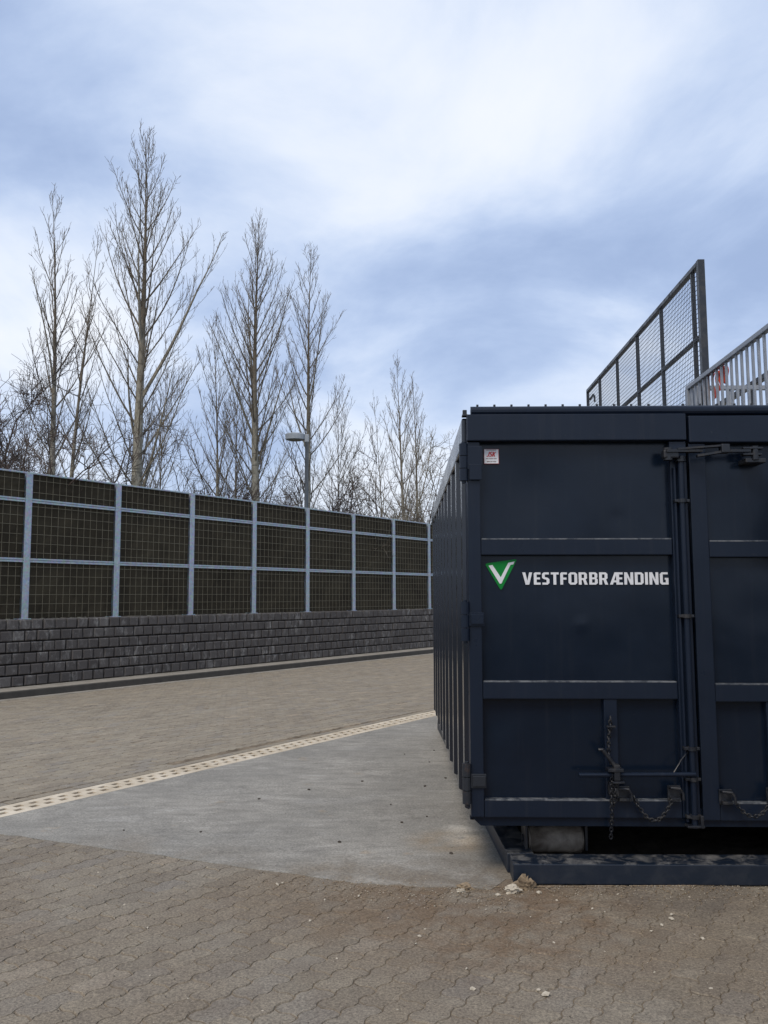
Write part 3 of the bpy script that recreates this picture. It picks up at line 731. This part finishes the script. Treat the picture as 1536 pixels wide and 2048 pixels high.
outline('sticker_face', [[(.1225, 2.3365), (.2035, 2.3365), (.2035, 2.4185), (.1225, 2.4185)]], 'white', dl, PY - .0036)
outline('sticker_print', letters('JSK', .134, 2.375, .050, .030, .02, .28), 'red', dl, PY - .0050)
outline('sticker_small_print', [[(x, z), (x + w_, z), (x + w_, z + .0045), (x, z + .0045)] for x, w_, z in ((.131, .015, 2.362), (.149, .024, 2.362), (.176, .017, 2.362), (.136, .018, 2.345), (.157, .012, 2.345), (.172, .018, 2.345), (.134, .058, 2.412))], 'grey_print', dl, PY - .0050)['kind'] = 'stuff'

# ================================================================== DOCKING FRAME ON THE PAD
fr = empty('docking_frame', (0, 0, 0)); tag(fr, 'low navy steel docking frame with scraped top on the ground under the container', 'frame')
def beam(p0, p1, w, h, z=0.0):
    (x0, y0), (x1, y1) = p0, p1; d = Vector((x1 - x0, y1 - y0)).normalized(); n = Vector((d.y, -d.x)); q = MB(); bm = bmesh.new(); ln = math.hypot(x1 - x0, y1 - y0)
    q.box(0, 0, 0, ln, w, h, .006); o = q.build('beam', 'frame', fr)
    a = loc2(x0, y0); b = loc2(x1, y1); za, zb = gz(a.x, a.y), gz(b.x, b.y); an = math.atan2(b.y - a.y, b.x - a.x)
    o.matrix_world = Matrix.Translation((a.x, a.y, za + .0045 + z)) @ Matrix.Rotation(an, 4, 'Z') @ Matrix.Rotation(-math.atan((zb - za) / ln), 4, 'Y'); bm.free(); return o
beam((.595, 4.665), (3.3, 4.62), .19, .105)              # front member
beam((.735, 4.858), (.570, 10.0), .150, .104)            # near side member (its width lies to its left)
beam((2.85, 4.835), (2.70, 10.0), .150, .104)
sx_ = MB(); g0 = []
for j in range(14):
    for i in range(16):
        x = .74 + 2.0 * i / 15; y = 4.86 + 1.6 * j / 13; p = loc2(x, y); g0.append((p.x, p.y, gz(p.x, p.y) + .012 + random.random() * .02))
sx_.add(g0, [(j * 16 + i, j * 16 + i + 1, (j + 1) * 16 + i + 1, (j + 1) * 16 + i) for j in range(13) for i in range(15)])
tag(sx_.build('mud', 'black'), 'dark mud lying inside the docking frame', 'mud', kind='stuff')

# ================================================================== PLATFORM, SCREEN AND RAILINGS
PLT = 2.50
plat = MB(); plat.box(2.62, -2, -.3, 12, 14, PLT, .02)
po = plat.build('platform', 'concrete'); po.matrix_world = Matrix.Translation(loc2(CX, CY)) @ Matrix.Rotation(-YAW, 4, 'Z')
tag(po, 'raised concrete unloading platform behind the container', 'platform')
scr = empty('mesh_screen', loc2(3.12, 8.46, PLT), math.pi / 2 - YAW)     # local x runs away from the camera
tag(scr, 'tall anthracite mesh screen standing on the platform behind the container', 'screen')
SL, SH = 5.30, 5.095 - PLT
def sbar(nm, x0, z0, x1, z1, y0=-.02, y1=.02, mat='screen'): q = MB(); q.box(x0, y0, z0, x1, y1, z1, .004); return q.build(nm, mat, scr)
sbar('post', -.03, 0, .03, SH, -.035, .035)
sbar('post', SL - .025, 0, SL + .025, SH - .001)
for x in (.24, 1.33, 2.36, 3.39, 4.46): sbar('upright', x - .022, .02, x + .022, SH - .047)
sbar('top_rail', .031, SH - .046, SL - .026, SH, -.03, .03)
for z in (1.80, .9, .06):
    xs = [.031, .218, .262, 1.308, 1.352, 2.338, 2.382, 3.368, 3.412, 4.438, 4.482, SL - .026]
    for a, b in zip(xs[::2], xs[1::2]): sbar('cross_rail', a, z - .022, b, z + .022)
xs = [.031, .218, .262, 1.308, 1.352, 2.338, 2.382, 3.368, 3.412, 4.438, 4.482, SL - .026]
for a, b in zip(xs[::2], xs[1::2]):
    q = MB(); z = .05
    while z < SH - .06: q.box(a - .005, .0205, z - .0021, b + .005, .0247, z + .0021); z += .05
    x = a + .02
    while x < b: q.box(x - .0016, .0255, .03, x + .0016, .0287, SH - .05); x += .05
    q.build('wire_mesh', 'screen', scr)
q = MB(); q.tube([(SL - .02, -.03, SH - .16), (SL - .18, -.05, SH - .12), (SL - .26, -.05, SH - .17), (SL - .27, -.05, SH - .26)], .018, 8); q.build('bent_handle', 'screen', scr)

def railing(name, p0, p1, label, zt, gap=.115, first=None):
    (x0, y0), (x1, y1) = p0, p1; ln = math.hypot(x1 - x0, y1 - y0); a = loc2(x0, y0, PLT)
    r = empty(name, a, math.atan2(y1 - y0, x1 - x0) - YAW); tag(r, label, 'railing', 'railings on the platform'); h = zt - PLT
    q = MB(); q.box(-.03, -.026, h - .045, ln + .02, .026, h, .006); q.build('handrail', 'railing', r)
    q = MB(); q.box(0, -.018, .10, ln, .018, .135, .004); q.build('bottom_rail', 'railing', r)
    q = MB(); q.box(0, -.009, .1355, .026, .009, h - .0455); bme = q.mesh('baluster', 'railing')
    x = .06 if first is None else first
    while x < ln - .05: o = link('baluster', bme, r); o.location.x = x; x += gap
    q = MB(); q.box(-.028, -.03, 0, .03, .03, h - .0455, .004); pme_ = q.mesh('post', 'railing')
    for x in (0, ln / 2, ln - .03): o = link('post', pme_, r); o.location.x = x
    return r
rA = railing('railing', (2.97, 8.52), (2.97, 4.2), 'grey steel railing sloping up to the right edge above the container', 3.775)
rB = railing('railing', (3.03, 8.53), (6.2, 8.53), 'grey steel railing running level behind the sloping one', 3.775, .125, .10)
q = MB(); q.box(.03, -.012, 0, .15, .012, 1.20, .003); q.build('end_plate', 'railing', rB)
hr = empty('dark_handrail', loc2(3.95, 8.9, PLT), math.pi / 2 - YAW); tag(hr, 'dark steel handrail seen through the grey railing bars', 'handrail')
q = MB(); q.box(-1.2, -.03, 1.46, 4.2, .03, 1.52, .006); q.build('rail', 'screen', hr)
for x in (-.9, .42, 2.2, 3.9): q = MB(); q.box(x - .03, -.025, 0, x + .03, .025, 1.459, .004); q.build('post', 'screen', hr)
# red cloth hanging over the bars
q = MB(); nx, nz = 18, 8
for k, (y0, y1, hgt) in enumerate(((7.62, 7.69, .19), (7.71, 7.78, .21), (7.80, 7.88, .22), (7.90, 8.02, .26))):
    vs = []
    for j in range(nz + 1):
        for i in range(7):
            t = i / 6; s = j / nz; wv = math.sin(t * 5 + k + s * 2) * .018
            vs.append(tuple(loc2(3.005 + wv + .01 * math.sin(s * 6 + k), y0 + (y1 - y0) * (t * (1 - .35 * s) + .1 * s), 3.735 - s * hgt * (1 - .25 * t))))
    q.add(vs, [(j * 7 + i, j * 7 + i + 1, (j + 1) * 7 + i + 1, (j + 1) * 7 + i) for j in range(nz) for i in range(6)])
cl_o = q.build('red_cloth', 'cloth', smooth=True); m_ = cl_o.modifiers.new('thickness', 'SOLIDIFY'); m_.thickness = .004
tag(cl_o, 'torn orange red cloth hanging inside the grey railing bars', 'cloth')

# ================================================================== LAMP BEHIND THE BARRIER
lp = empty('street_lamp', (-1.97, 21.14, gz(-1.97, 21.14))); tag(lp, 'grey street lamp with flat head behind the noise barrier', 'street lamp')
q = MB(); q.tube([(0, 0, 0), (0, 0, 1.2), (0, 0, 5.55)], [.075, .062, .045], 16); q.build('pole', 'lamp', lp, smooth=True)
q = MB(); q.box(-.06, -.045, 5.50, .05, .045, 5.70, .015); q.box(-.14, -.03, 5.62, -.05, .03, 5.68, .01); q.build('bracket', 'lamp', lp)
hd = MB(); ns = 20
def ell(z, rx, ry, cx=-.30): return [(cx + rx * math.cos(2 * math.pi * k / ns), ry * math.sin(2 * math.pi * k / ns), z) for k in range(ns)]
rings = [ell(5.555, .22, .15), ell(5.575, .25, .175), ell(5.70, .26, .18), ell(5.725, .23, .16), ell(5.73, .05, .04)]
hd.add([v for r_ in rings for v in r_], [(i * ns + k, i * ns + (k + 1) % ns, (i + 1) * ns + (k + 1) % ns, (i + 1) * ns + k) for i in range(4) for k in range(ns)] + [tuple(reversed(range(ns))), tuple(range(4 * ns, 5 * ns))])
ho = hd.build('lamp_head', 'lamp', lp)
q = MB(); q.add(ell(5.553, .20, .13) + ell(5.535, .14, .09), [(k, (k + 1) % ns, (k + 1) % ns + ns, k + ns) for k in range(ns)] + [tuple(range(ns, 2 * ns))]); q.build('lens', 'lamp_glass', ho, fix=True)

# ================================================================== TREES
def rdir(d, spread, rr):
    """a direction turned away from d by spread, at a random side"""
    a = d.orthogonal().normalized(); a = Matrix.Rotation(rr.uniform(0, 2 * math.pi), 3, d) @ a
    return (d * math.cos(spread) + a * math.sin(spread)).normalized()
def grow(q, p, d, ln, r0, r1, rr, segs=4, up=.25, wob=.12, n=3, tint=1.0):
    pts = [p.copy()]; rad = [r0]; dirs = [d.copy()]
    for i in range(segs):
        d = (d + Vector((rr.gauss(0, wob), rr.gauss(0, wob), rr.gauss(0, wob) + up))).normalized()
        p = p + d * (ln / segs); pts.append(p.copy()); rad.append(r0 + (r1 - r0) * (i + 1) / segs); dirs.append(d.copy())
    q.tube(pts, rad, n, False, tint); return pts, dirs, rad
def at(pts, dirs, t):
    k = t * (len(pts) - 1); i = min(int(k), len(pts) - 2); f_ = k - i
    return pts[i].lerp(pts[i + 1], f_), dirs[min(i + 1, len(dirs) - 1)]
def poplar(name, label, base, topx, ztop, rbase, z0, width, nb, seed, cat='tree', mat='bark', elev=(42, 62), group='bare poplars behind the noise barrier', fork=None, dens=1.0, crown_mat='bark', twig=1.0):
    rr = random.Random(seed); bx, by = base; g0_ = gz(bx, by) - .1
    t_ = empty(name, (bx, by, g0_)); tag(t_, label, cat, group); H = ztop - g0_
    q = MB(); pts = []; rad = []; tn = []; K = 16; ph = rr.uniform(0, 6)
    for i in range(K + 1):
        s = i / K; pts.append(Vector(((topx - bx) * s ** 1.3 + math.sin(s * 6 + ph) * .05 * H / 12, math.cos(s * 5 + ph) * .06, s * H)))
        rad.append(max(.006, rbase * .92 * (1 - s) ** 1.1 * (1.2 if i == 0 else 1))); tn.append(min(1, max(0, (s - .42) / .25)))
    q.tube(pts, rad, 9, False, tn); q.build('trunk', mat, t_, smooth=True, tint=True)
    c = MB(); dirs = [(b - a).normalized() for a, b in zip(pts, pts[1:])]; dirs.append(dirs[-1])
    az = rr.uniform(0, 6)
    for i in range(nb):
        s0 = z0 / H; s = s0 + (1 - s0) * ((i + rr.random() * .9) / nb) ** .92 * .985
        p, d = at(pts, dirs, min(s, .995)); az += 2.4 + rr.gauss(0, .4)
        prof = min(1.0, (1 - s) / .40 + .04); L_ = width * prof * rr.uniform(.7, 1.15) * 2.3 + .25
        big_ = i % 7 == 3 and s < .6
        if big_: L_ *= 1.3
        e = R(rr.uniform(*elev) + (15 if big_ else 0)); e += (R(78) - e) * max(0, (s - .5)) * 1.0
        d1 = Vector((math.cos(az) * math.cos(e), math.sin(az) * math.cos(e), math.sin(e)))
        r1 = min(rbase * (1 - s) ** 1.1 * .5, .0045 + (.0068 if not big_ else .0115) * L_)
        bt = min(1, max(.5, (s - .1) / .4)) if not big_ else .45
        bp, bd, br = grow(c, p, d1, L_, r1, .0045, rr, 9, .075, .035, 4, bt)
        m = int((3 + L_ * 6.5) * dens)
        for k in range(m):
            u = .10 + .90 * (k + rr.random()) / m; p2, d2 = at(bp, bd, min(u, .99)); l2 = (.14 + .26 * L_ * (1 - u) * u * 2.2 + .10 * L_ * (1 - u)) * rr.uniform(.55, 1.35)
            d2 = rdir(d2, R(rr.uniform(24, 46)), rr); d2.z += .22; d2.normalize()
            sp, sd, sr = grow(c, p2, d2, l2, .0046 * twig, .0032 * twig, rr, 4, .13, .045, 3, 1)
            for w in range(int((.6 + l2 * 6) * dens)):
                p3, d3 = at(sp, sd, rr.uniform(.15, 1)); d3 = rdir(d3, R(rr.uniform(30, 62)), rr); d3.z += .3; d3.normalize()
                grow(c, p3, d3, rr.uniform(.05, .19), .0039 * twig, .0030 * twig, rr, 2, .15, .08, 3, 1)
    c.build('crown', crown_mat, t_, tint=True)
    return t_
def shrub(name, label, base, h, w, mat, seed, stems=9, dens=1.0, tw=1.0, cat='shrub', group='bare shrubs behind the noise barrier', lean=0.0):
    rr = random.Random(seed); bx, by = base; z = gz(bx, by) - .1
    t_ = empty(name, (bx, by, z)); tag(t_, label, cat, group); q = MB(); c = MB()
    for i in range(stems):
        az = rr.uniform(0, 6.28); e = R(rr.uniform(52, 84)); d = Vector((math.cos(az) * math.cos(e) + lean, math.sin(az) * math.cos(e), math.sin(e))).normalized()
        L_ = h * rr.uniform(.65, 1.08); p = Vector((math.cos(az) * .25 * w * rr.random(), math.sin(az) * .25 * w * rr.random(), 0))
        bp, bd, br = grow(q, p, d, L_, .016 + .005 * h, .006, rr, 10, .02, .17, 5)
        for k in range(int(9 * dens + h * 1.3)):
            u = rr.uniform(.28, 1); p2, d2 = at(bp, bd, min(u, .99)); l2 = w * rr.uniform(.35, .85) * (1.15 - .5 * u)
            bp2, bd2, _ = grow(c, p2, rdir(d2, R(rr.uniform(25, 75)), rr), l2, .011 * tw, .005 * tw, rr, 5, .08, .22, 3)
            for m in range(int((3 + l2 * 4) * dens)):
                p3, d3 = at(bp2, bd2, rr.uniform(.2, 1)); l3 = rr.uniform(.2, .65)
                bp3, bd3, _ = grow(c, p3, rdir(d3, R(rr.uniform(25, 65)), rr), l3, .0062 * tw, .0042 * tw, rr, 3, .1, .22, 3)
                for x in range(int(2.2 * dens)):
                    p4, d4 = at(bp3, bd3, rr.uniform(.2, 1)); grow(c, p4, rdir(d4, R(rr.uniform(30, 70)), rr), rr.uniform(.08, .3), .0046 * tw, .0036 * tw, rr, 2, .1, .2, 3)
    q.build('stem', mat, t_); c.build('crown', mat, t_)
    return t_
poplar('poplar_tree', 'tallest bare poplar with thick pale trunk at the left', (-5.72, 19.59), -5.93, 13.05, .215, 2.9, 1.22, 54, 11, elev=(42, 58), dens=1.05)
poplar('poplar_tree', 'pale bare poplar left of the tallest one, slightly leaning', (-7.35, 18.85), -7.85, 11.2, .135, 3.6, .78, 30, 12, elev=(48, 62), dens=.85)
poplar('poplar_tree', 'slender pale poplar close on the left of the tallest one, leaning right', (-7.85, 20.61), -7.38, 11.0, .10, 3.8, .66, 24, 13, elev=(48, 64), dens=.75)
poplar('poplar_tree', 'dense bare poplar with forked trunk left of the street lamp', (-3.50, 22.75), -3.56, 12.35, .20, 3.4, 1.02, 66, 14, elev=(44, 60), dens=1.0)
poplar('poplar_tree', 'greenish bare poplar directly behind the street lamp', (-2.42, 25.41), -2.25, 12.7, .155, 3.6, .95, 42, 15, elev=(44, 60), dens=1.05)
poplar('poplar_tree', 'far bare poplar, left one of the pair near the container', (1.05, 34.3), .45, 11.8, .13, 4.0, .95, 30, 16, elev=(46, 62), dens=.8, twig=1.3)
poplar('poplar_tree', 'far bare poplar, right one of the pair near the container', (1.62, 36.9), 1.25, 11.7, .12, 4.0, .85, 26, 17, elev=(46, 64), dens=.8, twig=1.3)
poplar('young_tree', 'thin dark young tree between the two largest poplars', (-4.82, 24.3), -5.05, 9.9, .085, 3.0, .85, 30, 19, elev=(42, 60), dens=.95, group='thin young trees behind the noise barrier')
poplar('young_tree', 'thin dark young tree just left of the forked poplar', (-4.75, 26.0), -4.55, 9.2, .075, 3.0, .8, 28, 20, elev=(42, 60), dens=.9, group='thin young trees behind the noise barrier')
poplar('young_tree', 'thin leaning sapling near the left picture edge', (-9.3, 20.2), -8.45, 7.0, .055, 2.8, .6, 24, 21, dens=.7, group='thin young trees behind the noise barrier')
poplar('young_tree', 'thin young tree low behind the tallest poplar', (-6.6, 24.0), -6.3, 8.3, .06, 2.8, .8, 34, 22, dens=.7, group='thin young trees behind the noise barrier')
poplar('young_tree', 'thin young tree right of the street lamp', (-1.6, 27.5), -1.45, 8.6, .06, 2.8, .9, 32, 23, dens=.7, group='thin young trees behind the noise barrier')
poplar('young_tree', 'spindly pale sapling between the lamp and the far poplars', (.05, 30.5), -.35, 9.2, .06, 3.5, .55, 20, 24, dens=.55, group='thin young trees behind the noise barrier', twig=1.2)
shrub('spreading_tree', 'dark spreading bare tree cut by the left picture edge', (-8.65, 18.5), 7.6, 2.2, 'twig_dark', 33, 14, 1.35, 1.0, 'tree', 'spreading trees behind the noise barrier', 0)
sh = [(-7.75, 18.2, 5.0, 1.1, 'twig_dark', 'dark twiggy shrub behind the leftmost barrier post'), (-6.7, 18.9, 5.0, 1.1, 'twig_grey', 'grey twiggy shrub left of the tallest poplar trunk'),
      (-6.45, 18.6, 5.0, 1.0, 'twig_dark', 'dark reddish shrub at the foot of the tallest poplar'), (-5.2, 20.6, 5.2, 1.2, 'twig_grey', 'grey shrub right of the tallest poplar trunk'),
      (-4.4, 21.4, 5.3, 1.1, 'twig_dark', 'dark shrub midway between the two largest poplars'), (-3.9, 23.5, 5.4, 1.2, 'twig_grey', 'grey shrub at the foot of the forked poplar'),
      (-2.9, 22.8, 5.0, 1.0, 'twig_dark', 'dark shrub just left of the street lamp pole'), (-1.9, 24.4, 5.4, 1.1, 'twig_grey', 'grey shrub just right of the street lamp pole'),
      (-1.0, 25.6, 5.3, 1.0, 'twig_dark', 'small dark shrub between lamp and bramble thicket'), (-.4, 25.8, 6.2, 1.35, 'twig_dark', 'tangled dark thicket left of the far poplars'),
      (.35, 26.6, 6.6, 1.4, 'twig_dark', 'tangled dark thicket below the far poplars'), (1.2, 28.6, 7.1, 1.5, 'twig_pale', 'pale twiggy thicket beside the container'),
      (2.1, 31.0, 8.0, 1.5, 'twig_pale', 'pale twiggy thicket behind the container edge'), (.9, 31.5, 6.6, 1.5, 'twig_grey', 'grey thicket behind the dark brambles'),
      (-8.6, 21.5, 6.0, 1.4, 'twig_grey', 'grey shrub far left behind the sapling'), (-3.0, 28.0, 6.4, 1.5, 'twig_grey', 'distant grey shrub behind the street lamp'), (3.1, 33, 8, 1.5, 'twig_pale', 'pale shrub hidden mostly by the container'),
      (-5.6, 23.2, 5.9, 1.4, 'twig_grey', 'distant grey shrub right behind the tallest poplar'), (-7.3, 22.5, 6.2, 1.3, 'twig_grey', 'distant grey shrub behind the leaning slender poplar'), (-2.4, 26.8, 6.0, 1.3, 'twig_dark', 'dark distant shrub behind the lamp pole'), (-4.1, 25.5, 5.9, 1.3, 'twig_dark', 'dark distant shrub left of the forked poplar'), (-.2, 29.8, 6.6, 1.5, 'twig_grey', 'distant grey shrub left of the far poplar pair')]
for k, (x, y, h, w, mt, lb) in enumerate(sh): shrub('bare_shrub', lb, (x, y), h, w, mt, 50 + k, 9, .92, .95 if y < 26 else 1.1)

# ================================================================== LITTER AND GRIT
def pebble(seed, sx, sy, sz):
    rr = random.Random(seed); bm = bmesh.new(); bmesh.ops.create_icosphere(bm, subdivisions=1 if sx < .02 else 3, radius=1)
    from mathutils import noise as mn
    for v in bm.verts:
        k = rr.uniform(.72, 1.2) if sx < .02 else .62 + .9 * abs(mn.fractal(v.co * 1.7 + Vector((seed, 0, 0)), .8, 2.1, 4)) + rr.uniform(-.03, .03)
        v.co = Vector((v.co.x * sx, v.co.y * sy, v.co.z * sz)) * k
    bm.verts.index_update(); q = MB(); q.add([v.co.copy() for v in bm.verts], [[v.index for v in f.verts] for f in bm.faces]); bm.free(); return q
def ground_at(x, y, d=0.0): return (x, y, gz(x, y) + d)
big = pebble(1, .048, .026, .022).build('rubble_chunk', 'stone'); big.location = ground_at(.665, 4.545, .018); big.rotation_euler = (0, 0, .1); tag(big, 'pale crumbly rubble lump at the docking frame corner', 'rubble')
o = pebble(5, .058, .026, .050).build('rubble_wedge', 'tan'); o.location = ground_at(.735, 4.60, .018); o.rotation_euler = (.25, .35, .2); tag(o, 'brown wedge of mortar leaning on the docking frame corner', 'rubble')
for i, (x, y, s, mt, lb) in enumerate(((.585, 4.50, .011, 'stone', 'small pale stone left of the docking frame corner'), (.42, 4.60, .03, 'tan', 'brown clod on the slab edge left of the docking frame'), (.40, 4.56, .015, 'stone', 'pale chip beside the brown clod on the slab edge'), (.80, 4.535, .012, 'stone', 'pale chip right of the rubble lump'))):
    o = pebble(20 + i, s * 1.5, s, s * .7).build('stone', mt); o.location = ground_at(x, y, s * .35); tag(o, lb, 'stone')
# white pebbles picked out from the photograph's foreground: x, y on the ground and size
pm = [pebble(40 + k, .011, .0075, .005).mesh('pebble', 'stone') for k in range(5)]
spots = [(-.57, 4.68, 1.5), (-.545, 4.70, 1.3), (-.13, 4.50, 1.2), (-.35, 4.17, 1.1), (.02, 4.20, .9), (.16, 3.98, 1.2), (.19, 4.06, .8), (-.66, 4.05, .8), (1.02, 4.30, 1.2), (1.07, 4.26, .8), (.87, 4.42, 1.0), (.83, 4.13, 1.0), (.60, 3.45, 1.3), (.34, 3.64, 1.2), (.345, 3.46, 1.7), (.62, 3.41, 2.1), (1.36, 4.16, 1.7), (1.38, 4.22, 1.2), (1.29, 4.09, 1.3), (1.22, 4.02, 1.0), (1.42, 3.93, 1.4), (1.27, 3.45, 1.1), (.14, 3.9, .8), (-.2, 3.75, .8), (-.95, 3.6, .7), (-1.3, 4.4, .8), (-1.1, 4.1, .8), (.95, 3.8, .8), (.75, 3.9, .9), (1.1, 3.6, .8), (-1.6, 4.9, .8), (-.3, 4.45, .9), (.25, 4.35, .9), (.5, 4.3, .9), (.7, 4.2, .8), (1.55, 4.45, 1.0), (1.2, 4.5, .9), (-.75, 3.4, .7), (-.45, 3.3, .7), (.05, 3.3, .7)]
for i, (x, y, s) in enumerate(spots):
    o = link('pebble', pm[i % 5], None); o.location = ground_at(x, y, .003 * s); o.rotation_euler = (random.gauss(0, .2), random.gauss(0, .2), random.uniform(0, 6)); o.scale = (s * .85,) * 3
    tag(o, 'small white pebble lying on the foreground pavers', 'pebble', 'white pebbles scattered on the pavers')
dk = [pebble(60 + k, .012, .009, .006).mesh('dark_clod', 'dark_grit') for k in range(3)]
for i, (x, y) in enumerate([(-.28, 5.45), (-1.72, 5.75), (-.18, 7.2), (.52, 7.3), (.50, 8.6), (.42, 8.0), (.12, 5.9), (.40, 5.2), (-.95, 6.6), (-.6, 6.9), (.05, 6.4), (.3, 6.05), (-1.2, 5.7), (.2, 8.4), (.33, 7.0)]):
    o = link('dark_clod', dk[i % 3], None); o.location = ground_at(x, y, .008); o.scale = (random.uniform(.7, 1.4),) * 3; o.rotation_euler.z = random.uniform(0, 6)
    tag(o, 'small dark clod lying on the concrete pad', 'clod', 'dark clods scattered on the concrete pad')
def grit(name, label, n, mat, place, smin, smax, z=.004):
    q = MB()
    for i in range(n):
        x, y = place(); s = random.uniform(smin, smax); b = pebble(i % 7 + 80, s, s * .75, s * .5); g = gz(x, y) + z; an = random.uniform(0, 6); ca, sa = math.cos(an), math.sin(an)
        q.add([(x + v[0] * ca - v[1] * sa, y + v[0] * sa + v[1] * ca, g + v[2]) for v in b.v], b.f)
    tag(q.build(name, mat), label, 'grit', kind='stuff')
def near_edge():
    t = random.random() ** .7; x = -.6 + 2.6 * t + random.gauss(0, .12); return x, min(pad_y(x) + random.gauss(-.10, .11), 4.62 if x > .58 else 9)
grit('pale_grit', 'fine pale grit strewn along the slab edge', 700, 'stone', near_edge, .0015, .0042)
grit('brown_grit', 'fine brown grit strewn along the slab edge', 1300, 'tan', near_edge, .0015, .0065)
grit('dark_grit', 'fine dark grit strewn over pavers and slab', 700, 'dark_grit', lambda: (random.uniform(-2.2, 2.2), random.uniform(3.0, 6.5)), .0012, .0038)
grit('light_grit', 'fine light grit strewn over the foreground pavers', 500, 'stone', lambda: (random.uniform(-2.0, 2.2), random.uniform(3.0, 5.0)), .001, .0028)
